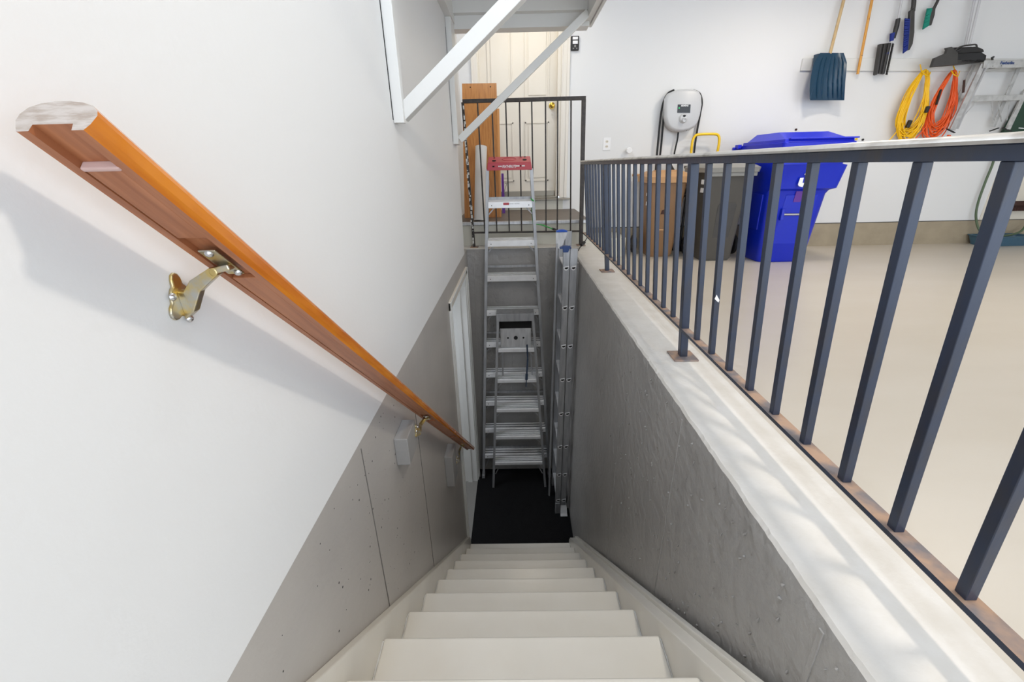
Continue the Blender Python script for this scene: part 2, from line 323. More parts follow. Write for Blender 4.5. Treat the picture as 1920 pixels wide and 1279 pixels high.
part('casing', MB().box(0.02, 0.085, YB - 0.018, YB, 0.355, 2.40).box(0.02, 0.04, YB - 0.026, YB - .018, 0.355, 2.4), M['doortrim'], d1, bevel=0.003)
# ================================================================ STAIRCASE
SX0, SX1 = 0.020, 0.879
sy, sz, dy, dz = 0.632, -0.417, 0.2284, 0.205
st = thing('staircase', 'steep cream-painted wooden staircase running down to the black carpet', 'staircase', (0.45, 0.4, FZ))
b = MB()
for i in range(-1, 10):
    y = sy + i * dy; z = sz - i * dz
    bt = MB().box(SX0 + .004, SX1 - .004, y - 0.262, y, z - 0.032, z)
    part('tread', bt, M['stair'], st, bevel=0.009, seg=3)
    part('riser', MB().box(SX0 + .004, SX1 - .004, y - 0.035, y - 0.018, z - dz, z - 0.031), M['stair'], st)
for i in range(0, 8):
    y = sy + i * dy; z = sz - i * dz
    q = MB(); random.seed(50 + i)
    for xx in (SX0 + .006, SX1 - .006):
        pts = [Vector((xx + random.uniform(-.0008, .0008), y - .012 - .018 * k, z + .0004)) for k in range(11)]
        q.tube(pts, [random.choice([.0012, .0018, .0028]) for _ in pts], 5)
    part('caulk_line', q, M['trim'], st, smooth=True)['kind'] = 'stuff'
random.seed(11)
def stringer(x0, x1, up):
    # board edge parallel to the flight
    def zl(y): return sz - (y - sy) * dz / dy
    poly = [(0.30, zl(0.30) + up), (2.70, zl(2.70) + up), (2.745, zl(2.745) + up - .03), (2.745, ZP), (2.55, ZP), (0.30, zl(0.3) - 0.30)]
    return MB().prism(poly, lambda a, c, d: (d, a, c), x0, x1)
part('stringer', stringer(0.0, SX0 + .004, 0.075), M['stair'], st, bevel=0.003)
part('stringer', stringer(SX1 - .004, 0.922, 0.052), M['stair'], st, bevel=0.004)
part('stringer', stringer(0.920, 0.942, 0.070), M['stair'], st, bevel=0.004)
tag(part('carpet_mat', MB().box(0.0, 0.94, 2.74, 3.90, ZP, ZP + 0.010), M['mat'], None, bevel=0.003), 'black carpet mat at the foot of the stairs under the ladders', 'mat')
# ================================================================ HANDRAIL
hx = 0.070; HS = 0.885; hl = math.sqrt(1 + HS * HS); D = Vector((0, 1, -HS)) / hl; Nn = Vector((0, HS, 1)) / hl
H0 = Vector((hx, 0.388, 0.753))
hr = thing('handrail', 'varnished orange wooden handrail sloping down the left white wall', 'handrail', (0.0, 0.388, 0.753))
LEN = (2.77 - 0.388) * hl
prof = [(-.029, 0), (-.019, 0), (-.018, .007), (.016, .007), (.017, 0), (.027, 0), (.031, .006), (.034, .015), (.0325, .020), (.027, .026), (.017, .030), (.005, .032), (-.007, .032), (-.019, .030), (-.028, .026), (-.033, .019), (-.034, .012), (-.031, .004)]
b = MB(); n = len(prof)
for t in (0, LEN):
    for a, c in prof: b.v.append(H0 + D * t + Nn * c + Vector((a, 0, 0)))
for i in range(n):
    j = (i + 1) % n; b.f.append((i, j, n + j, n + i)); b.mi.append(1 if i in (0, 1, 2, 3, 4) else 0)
# ends as quads/tris fan around groove
for t0 in (0, n):
    b.f.append(tuple(t0 + i for i in ([0, 1, 2, 3, 4, 5] + list(range(6, n))))); b.mi.append(2 if t0 == 0 else 0)
part('rail', b, [M['wood'], M['woodunder'], M['woodend']], hr)
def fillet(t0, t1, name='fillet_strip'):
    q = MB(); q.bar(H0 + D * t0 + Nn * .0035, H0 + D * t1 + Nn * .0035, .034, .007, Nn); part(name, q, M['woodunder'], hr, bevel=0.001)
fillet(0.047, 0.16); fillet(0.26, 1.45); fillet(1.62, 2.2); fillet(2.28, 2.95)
part('fillet_end', MB().bar(H0 + D * .042 + Nn * .003, H0 + D * .047 + Nn * .003, .036, .009, Nn), M['fillet_end'], hr, bevel=0.0015)
def bracket(wy, wz, wx, ry, k=1.0):
    rz = H0.z - HS * (ry - H0.y)
    br = MB()
    # three-lobed wall plate
    pl = []
    for i in range(36):
        an = 2 * math.pi * i / 36; r = (0.020 + 0.012 * max(0, math.cos(3 * (an - math.pi / 2)))) * k
        pl.append((r * math.cos(an) * .9, r * math.sin(an) * 1.15))
    br.prism(pl, lambda a, c, d: (d, wy + a, wz + c), wx, wx + .005)
    # arm: web rising to the rail
    def rg(x, y, z, w_, h, tz=0.0): return [(x - tz, y - w_ / 2, z - h / 2), (x - tz, y + w_ / 2, z - h / 2), (x + tz, y + w_ / 2, z + h / 2), (x + tz, y - w_ / 2, z + h / 2)]
    e = Vector((hx - .012, ry, rz - .014))
    br.loft([rg(wx + .004, wy, wz - .007, .013 * k, .040 * k), rg(wx + .016, wy, wz - .002, .013 * k, .028 * k, -.003), rg(wx + .5 * (hx - wx) - .006, (wy + ry) / 2, (wz + rz) / 2 - .006, .012 * k, .015 * k, -.005), rg(e.x, e.y, e.z + .002, .012 * k, .010, -.004)])
    br.bar(tuple(e + Vector((-.003, 0, .002))), (hx + .010, ry, rz - .007), .013 * k, .008, (0, 0, 1))
    br.lathe((e.x, ry - .007, e.z + .001), (0, 1, 0), [(.006, 0), (.006, .014)], 12)
    o = part('bracket', br, M['zinc'], hr, bevel=0.0018)
    q = MB(); c = Vector((hx, ry, rz)); q.bar(c - D * .030 - Nn * .0015, c + D * .030 - Nn * .0015, .022, .003, Nn)
    part('saddle_plate', q, M['zinc'], o, bevel=0.001)
    for p, ax in (((wx + .005, wy - .016 * k, wz + .008), (1, 0, 0)), ((wx + .005, wy + .016 * k, wz + .010), (1, 0, 0)), ((wx + .005, wy, wz - .027 * k), (1, 0, 0)), (c - D * .024 - Nn * .003, -Nn), (c + D * .024 - Nn * .003 + Vector((.006, 0, 0)), -Nn)):
        part('screw', MB().lathe(p, ax, [(.0055, 0), (.005, .002), (.003, .004), (.001, .0045)], 12), M['screw'], o, smooth=True)
bracket(0.545, 0.562, 0.0, 0.548)
part('wall_block', MB().box(0, 0.05, 1.275, 1.405, -0.30, -0.185), M['greywood'], hr, bevel=0.003)
part('wall_block', MB().box(0, 0.05, 2.10, 2.24, -1.13, -0.905), M['greywood'], hr, bevel=0.003)
bracket(1.40, -0.235, 0.05, 1.52, .8); bracket(2.235, -1.03, 0.05, 2.42, .8)
# ================================================================ IRON RAILINGS
BX, BXT, ZB, ZT = 1.099, 1.052, 0.1256, 0.7117
def bx(z): return BX + (BXT - BX) * (z - ZB) / (ZT - ZB)
ra = thing('iron_railing', 'long dark iron railing with square balusters along the pit curb', 'railing', (BX, 1.54, 0.0))
RY0, RY1 = -0.35, 4.06
b = MB(); b.prism([(-.012, 0), (.012, 0), (.012, .018), (.0165, .020), (-.0165, .020), (-.012, .018)], lambda a, c, d: (BXT + a, d, ZT + c), RY0, RY1)
part('top_rail', b, M['iron'], ra)
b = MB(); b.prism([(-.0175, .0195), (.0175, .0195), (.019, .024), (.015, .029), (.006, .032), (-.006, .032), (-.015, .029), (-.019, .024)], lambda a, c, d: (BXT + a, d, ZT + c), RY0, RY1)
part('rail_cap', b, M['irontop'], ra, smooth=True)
b = MB(); b.box(BX - .0155, BX + .0155, RY0, RY1, ZB - .010, ZB)
b.mi[1] = 1
part('bottom_rail', b, [M['iron'], M['rust']], ra, label='rusty topped flat bottom rail')
BSP, YP = 0.1231, 1.5407
posts = (12, 0, -12)
pr = None; s_ = 0.017
for i in range(19, -16, -1):
    y = YP + i * BSP
    if y > RY1 - .05: continue
    if i in posts: continue
    if pr is None:
        q = MB(); q.hexa([(BX - s_/2, y - s_/2, ZB), (BX + s_/2, y - s_/2, ZB), (BX + s_/2, y + s_/2, ZB), (BX - s_/2, y + s_/2, ZB), (BXT - s_/2, y - s_/2, ZT), (BXT + s_/2, y - s_/2, ZT), (BXT + s_/2, y + s_/2, ZT), (BXT - s_/2, y + s_/2, ZT)])
        pr = part('baluster', q, M['iron'], ra, bevel=0.0012, loc=(0, 0, 0)); py = y
    else:
        c = pr.copy(); COL.objects.link(c); c.parent = ra; c.location = (pr.location.x, pr.location.y + (y - py), pr.location.z)
for i in posts:
    y = YP + i * BSP; t = .029; x0 = bx(0); q = MB()
    q.hexa([(x0 - t/2, y - t/2, 0.006), (x0 + t/2, y - t/2, 0.006), (x0 + t/2, y + t/2, 0.006), (x0 - t/2, y + t/2, 0.006), (BXT - t/2, y - t/2, ZT), (BXT + t/2, y - t/2, ZT), (BXT + t/2, y + t/2, ZT), (BXT - t/2, y + t/2, ZT)])
    po = part('post', q, M['iron'], ra, bevel=0.002)
    part('base_plate', MB().box(x0 - .047, x0 + .047, y - .047, y + .047, 0.0, 0.007), M['rust'], po, bevel=0.002)
part('tape_scrap', MB().add([(1.074, YP + 2 * -BSP - .0105, 0.318), (1.090, YP - 2 * BSP - .0105, 0.314), (1.088, YP - 2 * BSP - .0105, 0.306), (1.078, YP - 2 * BSP - .0105, .332)], [(0, 1, 3), (0, 2, 1)]), M['white'], ra)
# gate panel railing across the far end
GY = 4.075
ga = thing('iron_guard_panel', 'tall thin brown-black iron guard panel behind the red-topped stepladder', 'railing', (0.55, GY, 0.0))
GXB0, GXB1, GXT0, GXT1 = 0.055, 1.073, 0.030, 1.049
def gx(f, z): t = (z - .13) / (1.225 - .13); return (GXB0 + (GXB1 - GXB0) * f) * (1 - t) + (GXT0 + (GXT1 - GXT0) * f) * t
part('top_rail', MB().bar((GXT0, GY, 1.222), (GXT1 + .017, GY, 1.226), .022, .030), M['gate'], ga, bevel=0.002)
part('bottom_rail', MB().bar((GXB0, GY, .139), (GXB1, GY, .133), .022, .014), M['gate'], ga, bevel=0.001)
part('post', MB().bar((gx(1, .006), GY, .006), (gx(1, 1.215), GY, 1.215), .034, .034, (0, 1, 0)), M['gate'], ga, bevel=0.002)
part('post', MB().bar((gx(0, .006) + .005, GY, .006), (gx(0, 1.215), GY, 1.215), .022, .026, (0, 1, 0)), M['gate'], ga, bevel=0.002)
# flaking paint down the wall-side post
b = MB()
for i in range(34):
    z = 0.05 + i * 0.034 + random.uniform(-.01, .01); x = gx(0, z) + .004 + random.uniform(-.012, .004); h = random.uniform(.008, .022); w_ = random.uniform(.004, .010)
    b.box(x - w_, x + w_, GY - .0155, GY - .0125, z - h, z + h)
part('paint_flake', b, M['peel'], ga)['kind'] = 'stuff'
part('base_plate', MB().box(gx(1, 0) - .04, gx(1, 0) + .04, GY - .04, GY + .04, 0.004, .009), M['rust'], ga, bevel=0.001)
part('base_plate', MB().box(gx(0, 0) - .03, gx(0, 0) + .045, GY - .04, GY + .04, 0.004, .009), M['rust'], ga, bevel=0.001)
for k_, (xb, xt) in enumerate([(0.17, 0.155), (0.283, 0.276), (0.40, 0.393), (0.515, 0.509), (0.628, 0.612), (0.744, 0.728), (0.849, 0.831), (0.973, 0.943)]):
    t = 0.012; part('baluster', MB().bar((xb, GY, .14), (xt, GY, 1.21), t, t, (0, 1, 0)), M['gate'], ga)
# ================================================================ WALL SHELF
sh = thing('wall_shelf', 'white wooden shelf on diagonal braces high on the left wall', 'shelf', (0.0, 2.7, 0.87))
part('upright', MB().box(0.001, 0.040, 1.795, 1.835, 0.875, 2.30), M['trim'], sh, bevel=0.002)
part('upright', MB().box(0.001, 0.040, 3.50, 3.70, 0.872, 1.66).box(-0.01, .002, 3.5, 3.7, .872, .88), M['trim'], sh, bevel=0.003)
part('caulk_gap', MB().box(0.0, .0015, 1.789, 1.795, .885, 2.3), M['hole'], sh)
part('caulk_gap', MB().box(0.0, .0012, 3.494, 3.5, .89, 1.6), M['darkgrey'], sh)
def brace(p, q, w_=.040, h=.040): part('brace', MB().bar(p, q, w_, h, (0, 1, 0)), M['trim'], sh, bevel=0.002)
brace((0.02, 1.855, 0.905), (0.99, 1.855, 1.69), .052, .066)
brace((0.045, 3.58, 0.905), (0.985, 3.60, 1.685), .050, .040)
SB = 1.66
part('shelf_board', MB().box(0.0, 1.05, 1.7, 3.80, SB + .14, SB + .158), M['trim'], sh)
part('end_beam', MB().box(0.04, 0.99, 3.62, 3.68, SB + .05, SB + .14), M['trim'], sh, bevel=0.002)
part('end_beam', MB().box(0.02, 1.01, 3.68, 3.80, SB - .03, SB + .14), M['trim'], sh, bevel=0.002)
part('side_beam', MB().box(0.0, 0.045, 1.72, 3.68, SB - .0, SB + .14), M['trim'], sh, bevel=0.002)
part('side_beam', MB().box(0.985, 1.025, 1.7, 3.76, SB + .0, SB + .14), M['trim'], sh, bevel=0.002)
part('fascia_strip', MB().box(1.027, 1.046, 1.7, 3.80, SB - .01, SB + .158), M['trim'], sh, bevel=0.002)
# ================================================================ ON THE LANDING
pk = thing('wood_panel', 'orange-brown veneered wood board leaning on the landing beside the door', 'board', (0.14, 4.55, 0.2265))
part('board', MB().hexa([(-0.06, 4.50, .2275), (0.300, 4.50, .2275), (0.300, 4.525, .2275), (-0.06, 4.525, .2275), (-0.022, 4.62, 1.437), (0.302, 4.62, 1.435), (0.302, 4.645, 1.435), (-0.022, 4.645, 1.437)]), M['oak'], pk)
part('edge_band', MB().hexa([(0.300, 4.50, .2275), (0.316, 4.50, .2275), (0.316, 4.54, .2275), (0.300, 4.54, .2275), (0.302, 4.60, 1.22), (0.322, 4.60, 1.22), (0.322, 4.64, 1.22), (0.302, 4.64, 1.22)]), M['oakedge'], pk)
for x in (0.055, 0.245): part('screw_hole', MB().lathe((x, 4.617, 1.405), (0, -1, 0), [(.006, 0), (.005, .002)], 10), M['hole'], pk)
pr_ = thing('paper_roll', 'tall white paper roll standing before the wooden board', 'roll', (0.155, 4.24, 0.2265))
b = MB(); b.tube([(0.112, 4.24, 0.2275), (0.146, 4.43, 0.885)], [.052, .055], 24, cap=False); part('sheet', b, M['paper'], pr_, smooth=True)
b = MB(); b.tube([(0.112, 4.24, 0.2285), (0.146, 4.43, 0.883)], [.045, .048], 20); part('core', b, M['paper'], pr_, smooth=True)
pu = thing('purple_level', 'narrow purple tool standing beside the wood board behind the ladder', 'tool', (0.335, 4.9, 0.2265))
part('body', MB().hexa([(0.317, 4.88, .2275), (0.349, 4.88, .2275), (0.349, 4.90, .2275), (0.317, 4.90, .2275), (0.315, 4.95, .637), (0.340, 4.95, .637), (0.340, 4.97, .637), (0.315, 4.97, .637)]), M['purple'], pu, bevel=0.002)
part('hinge_arm', MB().bar((0.340, 4.92, .44), (0.375, 4.93, .54), .010, .004).bar((0.375, 4.93, .54), (0.352, 4.94, .53), .008, .004), M['sill'], pu)
# ================================================================ LADDERS
def ribbed(name, x0, x1, yf, z, dep, par, n=3, hgt=0.045, mt=None, slope=0.0):
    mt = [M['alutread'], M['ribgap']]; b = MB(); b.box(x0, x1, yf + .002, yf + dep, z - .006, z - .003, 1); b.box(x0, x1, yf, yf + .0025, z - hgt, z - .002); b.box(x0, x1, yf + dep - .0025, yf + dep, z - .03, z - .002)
    for i in range(n):
        y = yf + .002 + (dep - .012) * i / (n - 1); b.box(x0, x1, y, y + dep / n * .58, z - .003, z + .0035)
    for v in b.v: v.z += slope * (v.y - yf) if v.z > z - hgt + .02 or v.y > yf + .01 else 0
    return part(name, b, mt, par, bevel=0.0008, seg=1)
LB = thing('stepladder', 'tall aluminium stepladder with a red plastic top', 'ladder', (0.43, 3.75, ZP))
Zt = 0.69; Zb = ZP + .0105
def lbY(z): return 3.735 + (3.875 - 3.735) * (z - Zb) / (Zt - Zb)
def lbX(z, s): t = (z - Zb) / (Zt - Zb); return (0.062 + (0.228 - 0.062) * t) if s < 0 else (0.785 + (0.600 - 0.785) * t)
def lbX2(z, s): return lbX(z, s)
for s in (-1, 1):
    a = Vector((lbX(Zb, s), lbY(Zb), Zb)); c = Vector((lbX(Zt, s), lbY(Zt), Zt))
    q = MB(); q.bar(a, c, .024, .003, (0, 1, 0)); q.bar(a + Vector((-.0115 * s * -1, .03, 0)), c + Vector((-.0115 * s * -1, .03, 0)), .003, .062, (0, 1, 0)); q.bar(a + Vector((0, .060, 0)), c + Vector((0, .060, 0)), .024, .003, (0, 1, 0))
    fr = part('front_leg', q, M['aludull'], LB)
    part('foot', MB().box(a.x - .016, a.x + .016, a.y - .004, a.y + .065, Zb - .0, Zb + .045), M['aludull'], fr, bevel=0.003)
def zface(v, fy):
    z = 0.0
    for _ in range(6): z = at(960, v, 1, fy(z)).z
    return z
for v in (390, 462, 527.5, 591.5, 651, 707.5, 760.5, 811, 859):
    z = zface(v, lbY); x0, x1 = lbX(z, -1) + .012, lbX(z, 1) - .012; y = lbY(z)
    so = ribbed('step', x0, x1, y + .001, z + .050, .078, LB, 3, .050, slope=.16)
    for xx, s in ((x0, 1), (x1, -1)):
        part('step_brace', MB().bar((xx, y + .03, z - .055 if v < 850 else z - .13), (xx + s * .055, y + .03, z + .004), .010, .003, (0, 1, 0)), M['aludull'], so)
    for xx in (x0 + .03, x1 - .03):
        part('rivet', MB().lathe((xx, y, z + .022), (0, -1, 0), [(.0045, 0), (.003, .002)], 8), M['darkgrey'], so)
# rear frame folded against the front
for s in (-1, 1):
    q = MB(); xo = .022 * s
    q.bar((lbX(Zb + .06, s) + .5 * xo, 3.832, Zb + .02), (lbX(.60, s) - .2 * xo, 3.958, .60), .018, .028, (0, 1, 0)); part('rear_leg', q, M['aludull'], LB)
for z in (-2.17, -1.5, -0.85, -.2, .4): part('rear_stay', MB().bar((lbX(z, -1) + .01, lbY(z) + .088, z + .05), (lbX(z, 1) - .01, lbY(z) + .088, z + .05), .012, .022, (0, 0, 1)), M['aludull'], LB)
tp = MB(); x0, x1, y0 = 0.225, 0.605, 3.862
tp.hexa([(x0 - .002, y0, Zt - .012), (x1 + .002, y0, Zt - .012), (x1 - .002, y0 + .15, Zt + .035), (x0 + .002, y0 + .15, Zt + .035), (x0 + .008, y0 + .006, Zt + .050), (x1 - .008, y0 + .006, Zt + .050), (x1 - .010, y0 + .15, Zt + .098), (x0 + .010, y0 + .15, Zt + .098)])
top = part('ladder_top', tp, M['red'], LB, bevel=0.005, seg=3)
def zt(y): return Zt + .050 + .048 * (y - y0 - .006) / .144 + .0008
for (cx, cy, rx, ry) in ((0.285, y0 + .05, .018, .012), (0.545, y0 + .06, .018, .012), (0.285, y0 + .12, .008, .005), (.515, y0 + .128, .007, .005), (.548, y0 + .13, .009, .006)):
    part('tool_hole', MB().prism([(math.cos(a * math.pi / 8), math.sin(a * math.pi / 8)) for a in range(16)], lambda a, c, d: (cx + a * rx, cy + c * ry * 1.6, zt(cy + c * ry * 1.6) + d), -.001, .0008), M['hole'], top)
b = MB()
ring = [Vector((0.412 + .060 * math.cos(a), y0 + .085 + .034 * math.sin(a), zt(y0 + .085 + .034 * math.sin(a)) - .001)) for a in [math.pi * 2 * i / 28 for i in range(28)]]
b.tube(ring, .0035, 6, closed=True); part('can_recess', b, M['red'], top, smooth=True)
text('lettering', 'FEATHERLITE', 0.026, M['white'], top, (0.412, y0 + .002, Zt + .018), (1, 0, 0), (0, .1, 1), depth=.001, shear=.2, bold=.0006, sx=.75)
b = MB()
for xx0, xx1 in ((.272, .290), (.322, .333), (.338, .350), (.470, .500), (.505, .514), (.520, .545)): b.box(xx0, xx1, y0 + .0006, y0 + .004, Zt + .016, Zt + .026)
part('slot', b, M['white'], top)
b = MB(); b.box(.272, .290, y0 + .0004, y0 + .004, Zt + .0155, Zt + .0265).box(.505, .514, y0 + .0004, y0 + .004, Zt + .0155, Zt + .0265); part('slot', b, M['hole'], top, label='open dark slot')
b = MB(); b.box(.355, .405, lbY(.40) - .0018, lbY(.40) + .0022, .399, .418); part('warning_sticker', b, M['red'], LB)
text('sticker_lettering', 'DANGER  CAUTION', .010, M['darkgrey'], LB, (.45, lbY(.40) - .0004, .408), (1, 0, 0), (0, 0, 1), depth=.0004)
# small stepladder in front
LS = thing('small_stepladder', 'shorter plain aluminium stepladder standing folded before the taller one', 'ladder', (0.45, 3.6, ZP))
sZt = -0.555
def lsY(z): return 3.585 + (3.665 - 3.585) * (z - Zb) / (sZt - Zb)
def lsX(z, s): t = (z - Zb) / (sZt - Zb); return (0.176 + (0.285 - .176) * t) if s < 0 else (0.728 + (0.603 - .728) * t)
for s in (-1, 1):
    a = Vector((lsX(Zb, s), lsY(Zb), Zb)); c = Vector((lsX(sZt, s), lsY(sZt), sZt))
    q = MB(); q.bar(a, c, .022, .003, (0, 1, 0)); q.bar(a + Vector((.0105 * s, .026, 0)), c + Vector((.0105 * s, .026, 0)), .003, .052, (0, 1, 0))
    part('front_leg', q, M['aludull'], LS)
for v in (660.5, 718, 773, 824, 872):
    z = zface(v, lsY); x0, x1 = lsX(z, -1) + .010, lsX(z, 1) - .010; y = lsY(z)
    so = ribbed('step', x0, x1, y + .001, z + .034, .085, LS, 4, .034, slope=.12)
    for xx, s in ((x0, 1), (x1, -1)):
        part('step_brace', MB().bar((xx, y + .02, z - .055 if v < 870 else z - .13), (xx + s * .06, y + .02, z + .0), .010, .003, (0, 1, 0)), M['aludull'], so)
        if v > 870: part('step_brace', MB().bar((xx, y + .02, z - .07), (xx + s * .03, y + .02, z), .010, .003, (0, 1, 0)), M['aludull'], so)
for s in (-1, 1):
    part('rear_leg', MB().bar((0.455 + s * .145, lsY(-1.3) + .075, -1.25), (0.44 + s * .125, 3.74, -.62), .013, .013, (0, 1, 0)), M['aludull'], LS)
tp = MB(); tp.box(.268, .612, 3.655, 3.80, -.535, -.529); tp.hexa([(.268, 3.650, -.60), (.612, 3.650, -.60), (.612, 3.655, -.60), (.268, 3.655, -.60), (.268, 3.650, -.529), (.612, 3.650, -.529), (.612, 3.655, -.529), (.268, 3.655, -.529)])
top2 = part('ladder_top', tp, M['aludull'], LS, bevel=0.001)
pl2 = part('hinge_plate', MB().hexa([(.300, 3.672, -.865), (.585, 3.672, -.865), (.585, 3.676, -.865), (.300, 3.676, -.865), (.300, 3.690, -.685), (.585, 3.690, -.685), (.585, 3.694, -.685), (.300, 3.694, -.685)]), M['alu'], LS, bevel=0.001)
part('dark_gap', MB().box(.292, .592, 3.70, 3.705, -.69, -.60), M['hole'], LS)
for cx, r in ((.443, .019), (.370, .009), (.515, .009)):
    part('hole', MB().lathe((cx, 3.681, -.775), (0, -1, .1), [(r, 0), (r, .0012)], 18), M['hole'], pl2)
tag(part('strap', MB().bar((.545, 3.575, -.80), (.551, 3.66 - .05, -.965), .014, .004, (0, 1, 0)).bar((.551, 3.61, -.965), (.540, 3.575, -1.12), .016, .004, (0, 1, 0)).bar((.540, 3.575, -1.10), (.538, 3.57, -1.16), .024, .01, (0, 1, 0)).bar((.538, 3.575, -1.15), (.533, 3.575, -1.24), .009, .005, (0, 1, 0)), M['strap'], None, bevel=0.001), 'dark blue strap hanging over a step of the small stepladder', 'strap')
# extension ladder on its edge against the right wall
LE = thing('extension_ladder', 'aluminium extension ladder leaning beside the right pit wall, narrow edge forward', 'ladder', (0.88, 3.2, ZP))
eb = ZP + .0105
def ey(z, y0, y1): return y0 + (y1 - y0) * (z - eb) / (0.12 - eb)
for (xb0, xb1, xt0, xt1, zlo, zhi, cap) in ((0.800, 0.850, 0.826, 0.878, eb + .12, 0.115, 0), (0.853, 0.905, 0.880, 0.938, eb + .10, 0.112, 1)):
    for side, (ya, yb_) in enumerate(((3.215, 3.315), (3.60, 3.695))):
        if side == 1 and cap == 1: hi_ = .19
        else: hi_ = zhi
        zl_ = zlo
        q = MB(); q.hexa([(xb0, ya, zl_), (xb1, ya, zl_), (xb1, ya + .004, zl_), (xb0, ya + .004, zl_), (xt0, yb_, hi_), (xt1, yb_, hi_), (xt1, yb_ + .004, hi_), (xt0, yb_ + .004, hi_)])
        for xa_, xc_ in ((xb0, xt0), (xb1 - .003, xt1 - .003)):
            q.hexa([(xa_, ya, zl_), (xa_ + .003, ya, zl_), (xa_ + .003, ya + .028, zl_), (xa_, ya + .028, zl_), (xc_, yb_, hi_), (xc_ + .003, yb_, hi_), (xc_ + .003, yb_ + .028, hi_), (xc_, yb_ + .028, hi_)])
        part('side_rail', q, M['aludull'], LE)
    for i, z in enumerate((-.04, -.365, -.70, -1.01, -1.345, -1.69, -2.0, -2.30)):
        if z < zlo: continue
        t = (z - eb) / (.12 - eb); xm = ((xb0 + xb1) / 2) * (1 - t) + ((xt0 + xt1) / 2) * t; y = ey(z, 3.215, 3.315); y2 = ey(z, 3.60, 3.695)
        g = part('rung', MB().prism([(-.018, .014), (.018, .014), (.018, 0), (.012, -.012), (0, -.018), (-.012, -.012), (-.018, 0)], lambda a, c, d: (xm + a, d, z + c), y + .004, y2), M['alutread'], LE)
        part('rung_end', MB().prism([(-.021, .010), (.021, .020), (.021, .008), (.014, -.012), (0, -.019), (-.013, -.014), (-.020, 0)], lambda a, c, d: (xm + a, d, z + c), y - .006, y), M['alutread'], g, bevel=0.001)
        part('rung_socket', MB().prism([(-.014, .006), (.017, .010), (.013, -.002), (0, -.007), (-.011, -.003)], lambda a, c, d: (xm + a, d, z + c), y - .0068, y - .006), M['hole'], g)
part('foot_shoe', MB().hexa([(.848, 3.17, eb), (.918, 3.17, eb), (.914, 3.235, eb), (.850, 3.235, eb), (.850, 3.185, eb + .02), (.915, 3.185, eb + .02), (.910, 3.235, eb + .115), (.852, 3.235, eb + .115)]), M['alutread'], LE, bevel=0.002)
part('foot_shoe', MB().box(.80, .846, 3.21, 3.24, eb, eb + .125), M['aludull'], LE, bevel=0.002)
part('foot_shoe', MB().box(.80, .905, 3.60, 3.64, eb, eb + .125), M['aludull'], LE, bevel=0.002)
part('end_cap', MB().prism([(-.048, 0), (.048, 0), (.046, .010), (.02, .020), (0, .023), (-.02, .020), (-.046, .010)], lambda a, c, d: (.842 + a * .92, d, .112 + c * 1.0), 3.305, 3.35), M['bluecap2'], LE, bevel=0.002)
q = MB(); 
part('rail_bracket', MB().hexa([(.822, 3.303, .085), (.862, 3.303, .085), (.862, 3.32, .085), (.822, 3.32, .085), (.818, 3.303, .135), (.880, 3.303, .135), (.880, 3.32, .135), (.818, 3.32, .135)]), M['bluecap2'], LE, bevel=0.002)
part('end_cap', MB().prism([(-.048, 0), (.048, 0), (.046, .010), (.02, .018), (0, .020), (-.02, .018), (-.046, .010)], lambda a, c, d: (.850 + a * 1.0, d, .185 + c), 3.68, 3.725), M['bluecap'], LE, bevel=0.002)
part('side_rail', MB().hexa([(.800, 3.66, .05), (.845, 3.66, .05), (.845, 3.664, .05), (.800, 3.664, .05), (.800, 3.695, .19), (.905, 3.695, .19), (.905, 3.70, .19), (.800, 3.70, .19)]), M['aludull'], LE)
part('inner_rail', MB().hexa([(.752, 3.45, eb), (.768, 3.45, eb), (.768, 3.48, eb), (.752, 3.48, eb), (.795, 3.60, .10), (.812, 3.60, .10), (.812, 3.63, .10), (.795, 3.63, .10)]), M['aludull'], LE)
# bungee cords
tag(part('elastic_cord', MB().tube([(.596, 3.845, .45), (.606, 3.85, .437), (.63, 3.88, .42), (.605, 3.95, .41)], .006, 8).tube([(.60, 3.95, .42), (.62, 3.99, .22), (.70, 4.02, .205), (.80, 4.04, .165)], .005, 8), M['bungeeg'], None, smooth=True), 'green bungee cord hooked from the red-topped ladder to the iron panel', 'cord')
tag(part('bungee_hook', MB().tube([(.795, 4.045, .168), (.815, 4.05, .160), (.835, 4.052, .155)], [.008, .012, .006], 8).tube([(.835, 4.052, .155), (.862, 4.055, .15), (.87, 4.06, .135)], .003, 6), M['black'], None, smooth=True), 'black hook at the end of the green bungee cord', 'hook')
tag(part('dark_bungee', MB().tube([(.985, 3.70, -.03), (1.03, 3.86, .012), (1.075, 3.95, .035)], .004, 6).tube([(1.055, 3.92, .03), (1.09, 3.96, .05)], .014, 8).tube([(1.09, 3.96, .05), (1.13, 4.0, .10)], .004, 6), M['blackrub'], None, smooth=True), 'dark bungee cord with knot beside the far railing post', 'cord')
# ================================================================ WALL FITTINGS
ol = thing('wall_outlet', 'ivory double electrical outlet on the white garage wall', 'outlet', (1.50, YB, .85))
part('cover_plate', MB().box(1.457, 1.541, YB - .006, YB, .850, .980), M['white'], ol, bevel=0.003)
for z in (.940, .890):
    so = part('socket', MB().prism([(.017 * math.cos(a), .014 * math.sin(a)) for a in [i * math.pi / 8 for i in range(16)]], lambda a, c, d: (1.499 + a, YB - .006 - d, z + c), 0, .003), M['cream'], ol)
    part('slot', MB().box(1.491, 1.494, YB - .0098, YB - .0088, z - .004, z + .006).box(1.504, 1.507, YB - .0098, YB - .0088, z - .004, z + .006), M['hole'], so)
wc = thing('door_opener_control', 'black wall control with two pale display windows beside the door', 'control', (1.105, YB, 1.80))
part('case', MB().box(1.066, 1.148, YB - .025, YB, 1.804, 1.932), M['black'], wc, bevel=0.008, seg=3)
